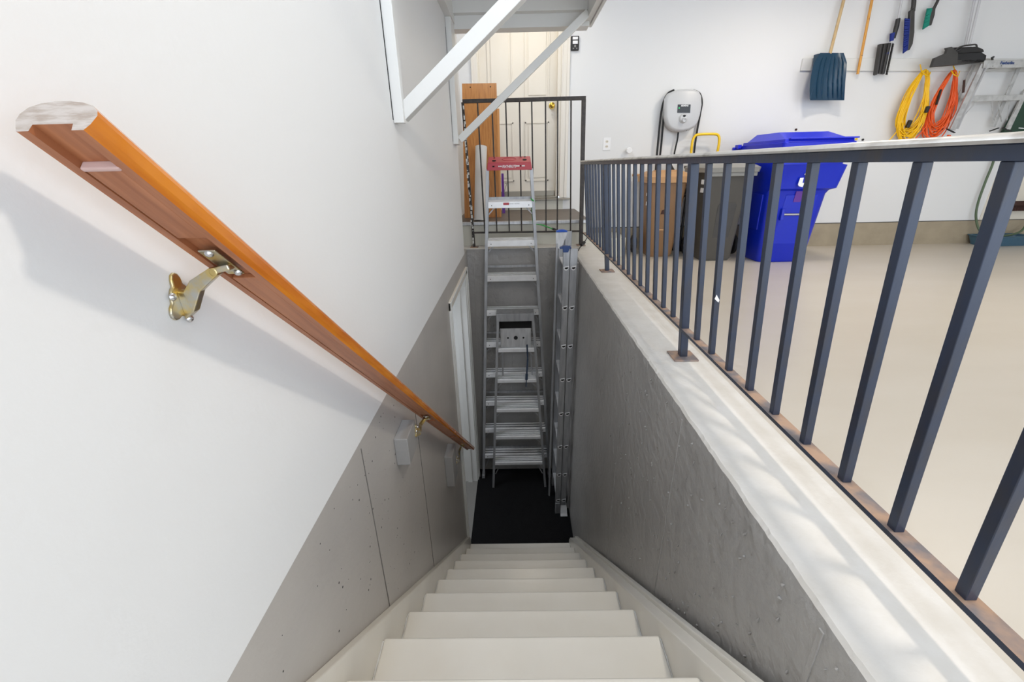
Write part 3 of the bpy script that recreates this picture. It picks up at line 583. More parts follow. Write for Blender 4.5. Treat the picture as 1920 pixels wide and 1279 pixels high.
part('display', MB().box(1.080, 1.134, YB - .027, YB - .0245, 1.899, 1.922).box(1.082, 1.134, YB - .027, YB - .0245, 1.862, 1.889), M['white'], wc)
part('button', MB().lathe((1.108, YB - .025, 1.842), (0, -1, 0), [(.011, 0), (.009, .003)], 14).lathe((1.090, YB - .025, 1.822), (0, -1, 0), [(.007, 0), (.006, .003)], 12).lathe((1.125, YB - .025, 1.822), (0, -1, 0), [(.007, 0), (.006, .003)], 12), M['binlid'], wc)
tag(part('wall_bumper', MB().lathe((1.745, YB, .843), (0, -1, 0), [(.022, 0), (.024, .02), (.030, .03), (.031, .055), (.026, .06)], 18), M['white'], None, smooth=True), 'small round white knob on the wall left of the charger', 'knob')
for p, m_, lb_ in ((at(1605, 261, 1, YB), 'yellow', 'small yellow peg in the wall right of the blue bin'), (at(1617, 262, 1, YB), 'black', 'small dark peg in the wall right of the yellow one'), (at(1492, 243, 1, YB), 'darkbr', 'small dark red peg in the wall above the blue bin lid')):
    tag(part('wall_peg', MB().lathe(p, (0, -1, 0), [(.011, 0), (.011, .012), (.008, .016)], 12), M[m_], None, smooth=True), lb_, 'peg')
# EV charger
ev = thing('car_charger', 'light grey wall-mounted electric car charger with black cable', 'charger', (2.28, YB, 1.0))
def evp(u, v, y): p = at(u, v, 1, y); return (p.x, p.z)
out = [evp(u, v, 5.13) for u, v in [(1262, 171), (1272, 167), (1288, 166), (1304, 167), (1312, 171), (1316.5, 180), (1317, 196), (1314, 214), (1310, 228), (1304, 238), (1294, 244), (1280, 247.5), (1266, 247), (1256, 242), (1250, 233), (1247, 220), (1246.5, 200), (1248, 184), (1253, 175)]]
cx_ = sum(p[0] for p in out) / len(out); cz_ = sum(p[1] for p in out) / len(out)
def ring(k, y): return [(cx_ + (a - cx_) * k, y, cz_ + (c - cz_) * k) for a, c in out]
part('housing', MB().loft([ring(.96, YB), ring(.98, 5.20), ring(1.0, 5.17), ring(.985, 5.145), ring(.93, 5.125), ring(.86, 5.118)]), M['ev'], ev, smooth=True)
def q4(pts, y0, y1):
    return MB().prism([evp(u, v, y1) for u, v in pts], lambda a, c, d: (a, d, c), y0, y1)
part('screen', q4([(1271, 196), (1295, 196), (1294, 211.5), (1270, 211.5)], 5.12, 5.114), M['evdark'], ev)
p_ = evp(1284, 198.3, 5.112); text('lettering', 'SIEMENS', .021, M['white'], ev, (p_[0], 5.1135, p_[1]), (1, 0, 0), (0, 0, 1), depth=.0006, bold=.0006)
p_ = evp(1273.5, 202.5, 5.113); part('status_light', MB().lathe((p_[0], 5.114, p_[1]), (0, -1, 0), [(.006, 0), (.005, .002)], 10), M['led'], ev)
p_ = evp(1281, 222, 5.12)
part('plug_holder', MB().lathe((p_[0], 5.12, p_[1]), (0, -1, 0), [(.050, 0), (.046, .008), (.040, .012), (.036, .022)], 22), M['ev'], ev, smooth=True)
part('plug_nose', MB().lathe((p_[0] + .003, 5.10, p_[1] - .016), (0, -1, -.2), [(.024, 0), (.024, .02), (.018, .024), (.018, .018), (.004, .016)], 18), M['ev'], ev, smooth=True)
part('plug_hole', MB().prism([(.017 * math.cos(a), .009 * math.sin(a)) for a in [i * math.pi / 8 for i in range(16)]], lambda a, c, d: (p_[0] + .001 + a, d, p_[1] + .022 + c), 5.1, 5.096), M['hole'], ev)
b = MB()
for u, v in ((1250, 217), (1307, 216), (1264, 244), (1287, 245.5)):
    p2 = evp(u, v, 5.14); b.lathe((p2[0], 5.138, p2[1]), (0, -1, 0), [(.004, 0), (.003, .002)], 8)
part('screw', b, M['hole'], ev)
def wallpts(l, y): return [tuple(at(u, v, 1, y)) for u, v in l]
def smoothpath(pts, n=8):
    pts = [Vector(p) for p in pts]; out = []
    P_ = [pts[0] * 2 - pts[1]] + pts + [pts[-1] * 2 - pts[-2]]
    for i in range(1, len(P_) - 2):
        for k in range(n):
            t = k / n; a, b_, c, d = P_[i - 1], P_[i], P_[i + 1], P_[i + 2]
            out.append(0.5 * ((2 * b_) + (c - a) * t + (2 * a - 5 * b_ + 4 * c - d) * t * t + (3 * b_ - a - 3 * c + d) * t ** 3))
    out.append(pts[-1]); return out
part('cable', MB().tube(smoothpath(wallpts([(1264, 169), (1252, 176), (1243, 195), (1238, 225), (1234, 265), (1231, 300), (1230, 330), (1240, 345)], 5.20)), .011, 8), M['blackrub'], ev, smooth=True)
part('cable', MB().tube(smoothpath(wallpts([(1262, 172), (1252, 182), (1246, 205), (1243, 235), (1240, 270), (1237, 300), (1237, 330), (1246, 345)], 5.215)), .011, 8), M['blackrub'], ev, smooth=True)
part('cable', MB().tube(smoothpath(wallpts([(1300, 169), (1312, 176), (1316, 192), (1313, 212), (1308, 240), (1304, 265), (1301, 290), (1298, 320), (1290, 345), (1270, 350)], 5.215)), .011, 8), M['blackrub'], ev, smooth=True)
part('cable', MB().tube(smoothpath(wallpts([(1272, 246), (1270, 262), (1266, 280), (1263, 295), (1256, 318), (1258, 345)], 5.205)), .009, 8), M['blackrub'], ev, smooth=True)
part('cable_plug', MB().tube(smoothpath(wallpts([(1254, 300), (1257, 312), (1262, 322), (1266, 335)], 5.16), 4), [.02 + .0005 * i for i in range(13)], 10), M['black'], ev, smooth=True)
# ================================================================ BINS
def rrect(x0, x1, y0, y1, z, r, n=5):
    pts = []
    for cx, cy, a0 in ((x1 - r, y1 - r, 0), (x0 + r, y1 - r, 90), (x0 + r, y0 + r, 180), (x1 - r, y0 + r, 270)):
        for i in range(n + 1):
            a = math.radians(a0 + 90 * i / n); pts.append((cx + r * math.cos(a), cy + r * math.sin(a), z))
    return pts
def wheel(par, x, y, r=.10, w_=.045):
    o = part('wheel', MB().lathe((x, y, FZ + r + .001), (1, 0, 0), [(r * .8, 0), (r, .008), (r, w_ - .008), (r * .8, w_), (r * .75, w_ - .006), (r * .25, w_ - .01), (.012, w_ + .004)], 24), M['blackrub'], par, smooth=True)
    part('hub', MB().lathe((x - .001, y, FZ + r + .001), (-1, 0, 0), [(r * .6, 0), (r * .55, .004), (r * .2, .004), (r * .18, .012)], 18), M['darkgrey'], o)
# blue
BB = thing('recycling_bin', 'large royal blue wheeled bin with a white recycling mark, right of the grey bin', 'bin', (3.2, 4.65, FZ))
zz = FZ + .001
body = MB().loft([rrect(2.985, 3.45, 4.42, 4.86, zz, .07), rrect(2.975, 3.46, 4.40, 4.88, zz + .03, .07), rrect(2.93, 3.50, 4.36, 4.93, .40, .07), rrect(2.93, 3.515, 4.35, 4.94, .435, .06), rrect(2.915, 3.55, 4.31, 4.97, .455, .05), rrect(2.905, 3.57, 4.27, 4.98, .66, .05), rrect(2.90, 3.51, 4.26, 4.98, .67, .04), rrect(2.90, 3.52, 4.25, 4.98, .82, .04)])
bo = part('body', body, M['blue'], BB, smooth=True)
part('front_panel', MB().hexa([(3.06, 4.398, -.18), (3.36, 4.398, -.18), (3.36, 4.42, -.18), (3.06, 4.42, -.18), (3.09, 4.352, .40), (3.40, 4.352, .40), (3.40, 4.38, .40), (3.09, 4.38, .40)]), M['blue'], BB, bevel=0.012)
part('side_recess', MB().hexa([(2.945, 4.50, .05), (2.96, 4.50, .05), (2.96, 4.78, .05), (2.945, 4.78, .05), (2.918, 4.46, .40), (2.94, 4.46, .40), (2.94, 4.84, .40), (2.918, 4.84, .40)]), M['blue'], BB, bevel=0.008)
part('grab_bar', MB().tube([(3.10, 4.355, .215), (3.30, 4.355, .213)], .011, 10), M['steel'], BB, smooth=True)
part('bar_lug', MB().box(3.075, 3.105, 4.34, 4.42, .16, .27).box(3.295, 3.325, 4.34, 4.42, .16, .27), M['blue'], BB, bevel=0.006)
lid = MB().loft([rrect(2.885, 3.54, 4.215, 5.02, .815, .03), rrect(2.88, 3.545, 4.21, 5.02, .855, .03), rrect(2.90, 3.53, 4.22, 5.02, .86, .03), rrect(2.90, 3.53, 4.23, 5.01, .885, .03)])
lo_ = part('lid', lid, M['bluelid'], BB, smooth=True)
part('lid_crown', MB().loft([rrect(2.93, 3.51, 4.26, 4.99, .883, .02), rrect(2.99, 3.46, 4.50, 4.93, .955, .02)]), M['bluelid'], lo_)
part('lid_flange', MB().box(2.93, 3.54, 4.20, 4.24, .882, .894), M['bluelid'], lo_, bevel=0.003)
part('handle_tube', MB().tube([(2.82, 5.04, .83), (3.54, 5.04, .83)], .017, 10), M['bluelid'], BB, smooth=True)
part('handle_arm', MB().box(2.84, 2.88, 4.97, 5.04, .83, .87).box(3.50, 3.54, 4.97, 5.04, .81, .85), M['bluelid'], BB, bevel=0.004)
wheel(BB, 2.90, 4.90, .11); wheel(BB, 3.45, 4.90, .11)
# recycling arrows
def rec(par, c, R, y):
    for k in range(3):
        a = math.radians(90 + 120 * k)
        def rot(p): return (p[0] * math.cos(a) - p[1] * math.sin(a), p[0] * math.sin(a) + p[1] * math.cos(a))
        band = [rot((R * .55, -R * .62)), rot((R * .95, -R * .10)), rot((R * .92, R * .12)), rot((R * .62, R * .42)), rot((R * .30, R * .10)), rot((R * .50, R * -.02)), rot((R * .22, -R * .45))]
        part('recycle_arrow', MB().prism(band, lambda p, q_, d: (c[0] + p, y - d, c[1] + q_), 0, .003), M['white'], par)
        hd = [rot((R * .45, R * .62)), rot((R * .98, R * .30)), rot((R * .28, R * .02))]
rec(BB, (3.205, .53), .088, 4.275)
part('info_sticker', MB().hexa([(3.17, 4.352, .33), (3.24, 4.352, .33), (3.24, 4.358, .33), (3.17, 4.358, .33), (3.175, 4.345, .43), (3.25, 4.345, .43), (3.25, 4.352, .43), (3.175, 4.352, .43)]), M['purple'], BB)
# grey
GB = thing('garbage_bin', 'charcoal grey wheeled garbage bin between the brown and blue bins', 'bin', (2.58, 4.75, FZ))
part('body', MB().loft([rrect(2.44, 2.735, 4.54, 4.90, zz, .04), rrect(2.43, 2.745, 4.52, 4.92, zz + .03, .04), rrect(2.375, 2.79, 4.49, 5.0, .60, .03), rrect(2.365, 2.80, 4.48, 5.0, .62, .03)]), M['bingrey'], GB, smooth=True)
part('front_recess', MB().prism([(2.50, -.25), (2.665, -.25), (2.70, .30), (2.68, .325), (2.53, .325), (2.51, .29)], lambda a, c, d: (a, 4.535 - .045 * (c + .27) / .87 + d, c), -.010, .02), M['darkgrey'], GB, bevel=0.006)
part('lid', MB().loft([rrect(2.325, 2.835, 4.42, 5.04, .612, .03), rrect(2.32, 2.84, 4.41, 5.04, .655, .03), rrect(2.35, 2.81, 4.45, 5.02, .675, .03), rrect(2.42, 2.74, 4.55, 4.95, .70, .03)]), M['binlid'], GB, smooth=True)
part('rim', MB().box(2.35, 2.82, 4.44, 4.50, .575, .612), M['binlid'], GB, bevel=0.004)
part('handle', MB().tube([(2.33, 5.06, .66), (2.83, 5.06, .66)], .015, 10), M['bingrey'], GB, smooth=True)
for z in (.52, .44): part('address_label', MB().box(2.3745 + .002 * (z < .5), 2.3795 + .006 * (z < .5), 4.60, 4.66, z - .022, z + .022), M['white'], GB)
wheel(GB, 2.385, 4.93, .10); wheel(GB, 2.76, 4.93, .105)
# brown
RB = thing('compost_bin', 'brown wheeled bin with tan lid, leftmost of the three bins', 'bin', (2.1, 4.95, FZ))
part('body', MB().loft([rrect(1.955, 2.20, 4.80, 5.10, zz, .04), rrect(1.945, 2.215, 4.79, 5.11, zz + .03, .04), rrect(1.885, 2.275, 4.76, 5.16, .51, .03)]), M['brown'], RB, smooth=True)
part('front_recess', MB().prism([(2.01, .02), (2.14, .02), (2.15, .10), (2.01, .10)], lambda a, c, d: (a, 4.785 + d, c), -.006, .02), M['brownlid'], RB, bevel=0.004)
part('catch_hollow', MB().prism([(2.03, .195), (2.13, .195), (2.12, .235), (2.08, .25), (2.04, .235)], lambda a, c, d: (a, 4.772 + d, c), -.003, .02), M['darkbr'], RB)
part('lid', MB().loft([rrect(1.86, 2.31, 4.72, 5.19, .515, .04), rrect(1.85, 2.32, 4.71, 5.19, .575, .04), rrect(1.87, 2.30, 4.74, 5.17, .59, .04), rrect(1.92, 2.25, 4.82, 5.12, .625, .04)]), M['brownlid'], RB, smooth=True)
part('lid_ridge', MB().box(1.96, 2.22, 4.86, 4.88, .622, .635).box(1.96, 2.22, 4.93, 4.95, .624, .637), M['brownlid'], RB, bevel=0.003)
part('handle', MB().tube([(1.80, 5.19, .585), (2.34, 5.19, .585)], .013, 10), M['brownlid'], RB, smooth=True)
for z in (.40, .30): part('address_label', MB().box(1.893 + .01 * (.4 - z) * 5, 1.899 + .02 * (.4 - z) * 5, 4.84, 4.90, z - .02, z + .02), M['white'], RB)
wheel(RB, 1.83, 5.09, .10); wheel(RB, 2.255, 5.09, .10)
# hand truck
HT = thing('hand_truck', 'hand truck with yellow loop handle standing behind the bins', 'hand truck', (2.56, 5.15, FZ))
HTX0, HTX1 = 2.412, 2.70
part('loop_handle', MB().tube(smoothpath([(HTX0 + .008, 5.13, .66), (HTX0, 5.13, .80), (HTX0 - .002, 5.13, .91), (HTX0 + .015, 5.13, .965), (HTX0 + .06, 5.13, .985), (HTX1 - .06, 5.13, .985), (HTX1 - .014, 5.13, .965), (HTX1 + .002, 5.13, .91), (HTX1, 5.13, .80), (HTX1 - .006, 5.13, .66)], 6), .0135, 12), M['yellow'], HT, smooth=True)
part('frame', MB().tube([(HTX0 + .008, 5.13, .66), (HTX0, 5.11, -.10), (HTX0, 5.09, FZ + .02)], .013, 10).tube([(HTX1 - .006, 5.13, .66), (HTX1, 5.11, -.10), (HTX1, 5.09, FZ + .02)], .013, 10).tube([(HTX0, 5.12, .3), (HTX1, 5.12, .3)], .010, 8).tube([(HTX0 + .0, 5.12, .45), (HTX0 - .05, 5.16, .2), (HTX0 - .02, 5.17, FZ + .12)], .009, 8).tube([(HTX0 + .0, 5.12, .36), (HTX0 - .04, 5.14, .33)], .008, 8), M['black'], HT, smooth=True)
part('toe_plate', MB().box(HTX0, HTX1, 5.08, 5.13, FZ + .001, FZ + .02), M['black'], HT)
wheel(HT, HTX0 - .075, 5.13, .10, .04); wheel(HT, HTX1 + .03, 5.13, .10, .04)
# ================================================================ TOOL WALL
tb = at(1502, 122, 1, YB)
tag(part('tool_board', MB().hexa([(3.49, YB - .022, 1.575), (6.6, YB - .022, 1.50), (6.6, YB - .001, 1.50), (3.49, YB - .001, 1.575), (3.49, YB - .022, 1.688), (6.6, YB - .022, 1.62), (6.6, YB - .001, 1.62), (3.49, YB - .001, 1.688)]), M['trim'], None, bevel=0.003), 'long white wooden tool rail screwed along the garage wall', 'rail')
# shovel
shv = thing('snow_shovel', 'dark teal plastic snow shovel with pale wooden handle', 'shovel', (3.8, 5.2, 1.3))
def shp(s, t, off=0):      # s 0..1 across, t 0..1 down the blade
    u = 1535 + (1587 - 1535) * s if t < .15 else None
    uL = [1538, 1527, 1522, 1519, 1518, 1519][min(5, int(t * 5))]; uR = [1582, 1588, 1587, 1585, 1584, 1583][min(5, int(t * 5))]
    k = t * 5 - int(t * 5) if t < 1 else 0; i = min(5, int(t * 5)); j = min(5, i + 1)
    UL = [1538, 1527, 1522, 1519, 1518, 1519]; UR = [1582, 1588, 1587, 1585, 1584, 1583]
    u = (UL[i] + (UL[j] - UL[i]) * k) * (1 - s) + (UR[i] + (UR[j] - UR[i]) * k) * s; v = 99 + 89 * t
    y = 5.15 - .05 * math.sin(t * 2.6) + .045 * (2 * s - 1) ** 2 * -1 + off
    rib = 0
    for c in (.2, .34, .48, .62, .76, .88):
        cc = c + .09 * max(0, t - .35) * (1 if c > .45 else 0.1)
        rib = max(rib, 1 - abs(s - cc) / .022) if .12 < t < .94 else rib
    return at(u, v, 1, y - .010 * max(0, rib))
b = MB(); ns, nt = 60, 24
for off in (0, .006):
    for j in range(nt + 1):
        for i in range(ns + 1): b.v.append(shp(i / ns, j / nt, off))
o2 = (ns + 1) * (nt + 1)
for j in range(nt):
    for i in range(ns):
        a = j * (ns + 1) + i; b.f += [(a, a + 1, a + ns + 2, a + ns + 1), (o2 + a, o2 + a + ns + 1, o2 + a + ns + 2, o2 + a + 1)]; b.mi += [0, 0]
for j in range(nt):
    for i in (0, ns): a = j * (ns + 1) + i; b.f.append((a, a + ns + 1, o2 + a + ns + 1, o2 + a)); b.mi.append(0)
for i in range(ns):
    for j in (0, nt): a = j * (ns + 1) + i; b.f.append((a, a + 1, o2 + a + 1, o2 + a)); b.mi.append(0)
part('blade', b, M['shovel'], shv, smooth=True)
part('side_wing', MB().hexa([tuple(at(1538, 100, 1, 5.12)), tuple(at(1540, 100, 1, 5.12)), tuple(at(1540, 100, 1, 5.20)), tuple(at(1526, 103, 1, 5.20)), tuple(at(1518, 186, 1, 5.06)), tuple(at(1520, 186, 1, 5.06)), tuple(at(1520, 186, 1, 5.2)), tuple(at(1518, 180, 1, 5.2))]), M['shovel'], shv)
hd0 = at(1555.5, 104, 1, 5.16); hd1 = at(1582, 0, 1, 5.19)
part('handle', MB().tube([hd0, hd1, hd1 + (hd1 - hd0) * .5], .0145, 12), M['pole'], shv, smooth=True)
p0 = at(1608, 139, 1, 5.20); p1 = at(1635, 0, 1, 5.21)
sk = thing('wooden_pole', 'golden wooden pole hanging between the shovel and the black snow tools', 'pole', tuple(p0))
part('shaft', MB().tube([p0, p1, p1 + (p1 - p0) * .3], .0125, 12), M['stick'], sk, smooth=True)
part('knot', MB().lathe(p0.lerp(p1, .26) + Vector((0, -.0118, 0)), (0, -1, 0), [(.005, 0), (.003, .0012)], 8).lathe(p0.lerp(p1, .75) + Vector((0, -.0118, 0)), (0, -1, 0), [(.004, 0), (.003, .0012)], 8), M['darkbr'], sk)
# squeegee snow broom
def wp(u, v, y=5.2): return at(u, v, 1, y)
sq = thing('snow_broom', 'black snow broom with white pole, hanging right of the wooden pole', 'snow broom', tuple(wp(1655, 140)))
part('pole', MB().tube([wp(1694, -20), wp(1684, 36)], .010, 10), M['whitepole'], sq, smooth=True)
part('grip', MB().tube([wp(1684, 35), wp(1681, 50), wp(1675, 72)], [.019, .021, .018], 12), M['black'], sq, smooth=True)
part('lock_sleeve', MB().tube([wp(1673.5, 62), wp(1671.5, 77)], [.022, .017], 12), M['navy'], sq, smooth=True)
part('neck', MB().tube([wp(1672, 77), wp(1670, 84)], .012, 10), M['whitepole'], sq, smooth=True)
def quad(pts, y0, y1): return MB().prism([tuple((lambda p: (p.x, p.z))(wp(u, v, y0))) for u, v in pts], lambda a, c, d: (a, d, c), y0, y1)
part('head', quad([(1652, 82), (1672, 80), (1659, 139), (1646, 137)], 5.17, 5.20), M['black'], sq, bevel=0.004)
part('head_rib', quad([(1658, 82), (1661, 82), (1650, 138), (1648, 138)], 5.160, 5.17).prism([tuple((lambda p: (p.x, p.z))(wp(u, v, 5.16))) for u, v in [(1666, 82), (1668.5, 82), (1656, 138), (1654, 138)]], lambda a, c, d: (a, d, c), 5.16, 5.17), M['darkgrey'], sq)
part('squeegee_blade', quad([(1652, 82), (1654, 82), (1645, 140), (1643, 139)], 5.155, 5.2), M['darkgrey'], sq)
q = MB()
for i in range(26):
    t = i / 25; p = wp(1673 - 12 * t, 82 + 57 * t, 5.19); q.tube([p, p + Vector((.020, 0, -.006))], [.007, .003], 5)
o = part('bristles', q, M['black'], sq); o['kind'] = 'stuff'
part('push_button', MB().lathe(wp(1663, 100, 5.168), (0, -1, 0), [(.013, 0), (.010, .008)], 12), M['navy'], sq)
# blue brush
bb = thing('snow_brush', 'black snow brush with navy blue bristles, handle up', 'brush', tuple(wp(1705, 95)))
part('handle', MB().tube([wp(1715, -25), wp(1713, 10), wp(1711, 22)], [.020, .019, .020], 12), M['darkgrey'], bb, smooth=True)
part('brush_back', quad([(1707.5, 20), (1716, 14), (1715, 60), (1712, 82), (1706, 94), (1702, 93), (1705, 60)], 5.17, 5.205), M['darkgrey'], bb, bevel=0.006)
q = MB()
for i in range(30):
    t = i / 29
    for dy_ in (0, .016):
        a = wp(1706 - 3 * t, 36 + 56 * t, 5.175 + dy_); e_ = wp(1696.5 - 3.5 * t, 36 + 63 * t + random.uniform(-1, 1), 5.175 + dy_); q.tube([a, e_], [.005, .0062], 5)
o = part('bristles', q, M['navy'], bb); o['kind'] = 'stuff'
# teal brush
t2 = thing('teal_brush', 'small black scraper brush with teal bristles at the picture top', 'brush', tuple(wp(1740, 45)))
part('handle', MB().tube([wp(1770, -30), wp(1758, 2), wp(1751, 16)], [.012, .013, .014], 10), M['darkgrey'], t2, smooth=True)
part('brush_back', quad([(1749, 14), (1755, 12), (1753, 28), (1747, 47), (1742, 48), (1744, 30)], 5.18, 5.205), M['darkgrey'], t2, bevel=0.004)
q = MB()
for i in range(22):
    t = i / 21
    for dy_ in (0, .014): q.tube([wp(1747.5 - 4 * t, 16 + 30 * t, 5.185 + dy_), wp(1738 - 8 * t, 18 + 36 * t + random.uniform(-1, 1), 5.185 + dy_)], [.005, .006], 5)
o = part('bristles', q, M['teal'], t2); o['kind'] = 'stuff'
# lobby dustpan and broom
dp = thing('lobby_dustpan', 'black long-handled dustpan hanging from the tool rail', 'dustpan', tuple(wp(1790, 125)))
part('pan', MB().hexa([tuple(wp(1742, 127, 5.055)), tuple(wp(1790, 121, 5.055)), tuple(wp(1845, 116, 5.20)), tuple(wp(1800, 122, 5.20)), tuple(wp(1748, 109, 5.055)), tuple(wp(1791, 113, 5.055)), tuple(wp(1848, 106, 5.2)), tuple(wp(1800, 110, 5.2))]), M['darkgrey'], dp, bevel=0.003)
part('pan_side', MB().prism([(lambda p: (p.x, p.z))(wp(u, v, 5.05)) for u, v in [(1743, 127), (1748, 110), (1769, 101), (1773, 90), (1780, 89), (1791, 100), (1791, 122)]], lambda a, c, d: (a, d, c), 5.02, 5.05), M['darkgrey'], dp, bevel=0.003)
part('pan_back', MB().prism([(lambda p: (p.x, p.z))(wp(u, v, 5.18)) for u, v in [(1773, 90), (1820, 88), (1848, 104), (1846, 115), (1790, 122)]], lambda a, c, d: (a, d, c), 5.17, 5.20), M['black'], dp, bevel=0.003)
part('pole', MB().tube([wp(1832, -25, 5.18), wp(1810, 84, 5.16)], .011, 10), M['whitepole'], dp, smooth=True)
part('yoke', MB().tube(smoothpath([wp(1788, 98, 5.08), wp(1800, 88, 5.12), wp(1822, 84, 5.14), wp(1830, 84, 5.14), wp(1832, 90, 5.14)], 5), .007, 8), M['darkgrey'], dp, smooth=True)
bm_ = thing('lobby_broom', 'black broom clipped into the long-handled dustpan', 'broom', tuple(wp(1815, 110)))
part('pole', MB().tube([wp(1843, -25, 5.14), wp(1818, 82, 5.12)], .011, 10), M['whitepole'], bm_, smooth=True)
part('broom_head', MB().prism([(lambda p: (p.x, p.z))(wp(u, v, 5.10)) for u, v in [(1795, 96), (1806, 90), (1828, 88), (1840, 93), (1842, 98), (1792, 101)]], lambda a, c, d: (a, d, c), 5.08, 5.13), M['black'], bm_, bevel=0.004)
q = MB()
for i in range(34):
    t = i / 33
    q.tube([wp(1794 + 46 * t, 99, 5.10), wp(1792 + 52 * t, 115 - 3 * t + random.uniform(-1, 1), 5.09)], [.007, .008], 5)
o = part('bristles', q, M['blackrub'], bm_); o['kind'] = 'stuff'
# cords
def coil(name, label, top, bot, half, mtl, nl, seed, tie):
    rnd = random.Random(seed); cr = thing(name, label, 'extension cord', (top[0], 5.2, bot[1]))
    pts = []; H = top[1] - bot[1]
    for l in range(nl):
        wd = half * rnd.uniform(.62, 1.02); dz_ = rnd.uniform(-.01, .14); sx = rnd.uniform(-.03, .03); yo = rnd.uniform(-.028, .028); narrow = rnd.uniform(.30, .46)
        for i in range(26):
            a = 2 * math.pi * (i / 26) + math.pi / 2; c, s = math.cos(a), math.sin(a); tt = (1 - s) / 2
            wx_ = wd * (narrow * (1 - tt) + tt) * (1.0 - .25 * max(0, tt - .75) * 4 * .3)
            pts.append(Vector((top[0] + (bot[0] - top[0]) * tt + sx * tt + c * wx_, 5.165 + yo * tt + .012 * math.sin(a * 3 + l), top[1] - (H - dz_) * tt + rnd.uniform(-.002, .002) - .0)))
    part('cord_loops', MB().tube(pts, .0062, 6), mtl, cr, smooth=True)
    tail = [Vector((bot[0] - half * .5, 5.16, bot[1] + .16)), Vector((bot[0] - half * .9, 5.15, bot[1] + .05)), Vector((bot[0] - half * 1.35, 5.15, bot[1] - .03))]
    part('cord_tail', MB().tube(smoothpath(tail, 6), .0052, 6), mtl, cr, smooth=True)
    c1 = Vector((bot[0] + .01, 5.12, bot[1] + .20))
    part('cord_strand', MB().tube(smoothpath([c1 + Vector((.10, .02, .14)), c1 + Vector((.05, 0, .08)), c1, c1 + Vector((-.09, 0, -.07))], 6), .0052, 6), mtl, cr, smooth=True)
    return cr, c1
YCc, c1 = coil('yellow_cord', 'coiled bright yellow extension cord hanging under the tool rail', (4.74, 1.545), (4.74, .845), .185, M['ycord'], 24, 3, None)
part('cord_end', MB().bar(c1 + Vector((-.06, -.005, -.04)), c1 + Vector((-.045, -.005, .03)), .035, .03, (0, 1, 0)), M['black'], YCc, bevel=0.004)
part('cord_end', MB().bar(c1 + Vector((.09, -.005, .10)), c1 + Vector((.10, -.005, .16)), .028, .03, (0, 1, 0)), M['black'], YCc, bevel=0.004)
part('tie', MB().tube([(4.69, 5.14, 1.535), (4.70, 5.12, 1.50), (4.76, 5.12, 1.48), (4.78, 5.14, 1.52)], .006, 6).tube([(4.70, 5.2, 1.60), (4.70, 5.15, 1.52)], .005, 6), M['ycord'], YCc, smooth=True)
OCc, c2 = coil('orange_cord', 'coiled orange extension cord hanging beside the yellow one', (5.04, 1.535), (5.03, .885), .170, M['ocord'], 22, 9, None)
part('cord_end', MB().bar(c2 + Vector((.13, -.005, -.16)), c2 + Vector((.12, -.005, -.22)), .028, .024, (0, 1, 0)), M['ocord'], OCc, bevel=0.003)
part('tie', MB().tube([(4.98, 5.13, 1.53), (5.0, 5.11, 1.49), (5.05, 5.11, 1.47), (5.07, 5.13, 1.52)], .005, 6).tube([(5.05, 5.2, 1.58), (5.05, 5.14, 1.50)], .005, 6), M['ycord'], OCc, smooth=True, label='yellow tie')
part('wrap_strap', MB().tube([(4.955, 5.15, 1.36), (4.93, 5.12, 1.22)], .012, 6), M['black'], OCc, smooth=True)
# hung step ladder
HL = thing('hanging_step_ladder', 'small pale aluminium step ladder hung on the garage wall at the right edge', 'ladder', tuple(wp(1850, 245, 5.15)))
def P3(u, v, y): return at(u, v, 1, y)
hc = part('top_cap', MB().hexa([tuple(P3(1843, 128, 5.06)), tuple(P3(1960, 126, 5.06)), tuple(P3(1960, 126, 5.17)), tuple(P3(1843, 128, 5.17)), tuple(P3(1846, 113, 5.06)), tuple(P3(1960, 111, 5.06)), tuple(P3(1960, 111, 5.17)), tuple(P3(1846, 113, 5.17))]), M['alupaint'], HL, bevel=0.002)
pc = P3(1889, 118, 5.058); text('lettering', 'Featherlite', .036, M['bluecap2'], hc, tuple(pc), (1, 0, -.02), (0, 0, 1), depth=.0006, bold=.001, sx=.9)
part('front_leg', MB().bar(P3(1843, 120, 5.08), P3(1785, 244, 5.10), .046, .02, (0, 1, 0), w2=.062), M['alupaint'], HL, bevel=0.002)
part('front_leg', MB().bar(P3(1948, 118, 5.08), P3(1889, 243, 5.10), .04, .02, (0, 1, 0), w2=.045), M['alupaint'], HL, bevel=0.002)
part('rear_leg', MB().bar(P3(1826, 122, 5.17), P3(1772, 236, 5.18), .030, .018, (0, 1, 0)), M['alupaint'], HL, bevel=0.002)
part('rear_leg', MB().bar(P3(1912, 122, 5.17), P3(1862, 238, 5.18), .035, .018, (0, 1, 0)), M['alupaint'], HL, bevel=0.002)
part('leg_flange', MB().bar(P3(1851, 120, 5.07), P3(1794, 242, 5.08), .010, .03, (0, 1, 0)), M['alu'], HL)
s1 = part('step', MB().hexa([tuple(P3(1813, 191, 5.08)), tuple(P3(1919, 188, 5.08)), tuple(P3(1919, 188, 5.15)), tuple(P3(1813, 191, 5.15)), tuple(P3(1817, 180, 5.08)), tuple(P3(1922, 177, 5.08)), tuple(P3(1922, 177, 5.15)), tuple(P3(1817, 180, 5.15))]), M['alupaint'], HL, bevel=0.002)
part('step_brace', MB().bar(P3(1832, 190, 5.10), P3(1797, 228, 5.12), .008, .003, (0, 1, 0)).bar(P3(1893, 190, 5.10), P3(1888, 226, 5.12), .008, .003, (0, 1, 0)).bar(P3(1858, 190, 5.15), P3(1864, 232, 5.16), .008, .003, (0, 1, 0)).bar(P3(1872, 190, 5.15), P3(1878, 228, 5.16), .008, .003, (0, 1, 0)), M['alupaint'], s1)
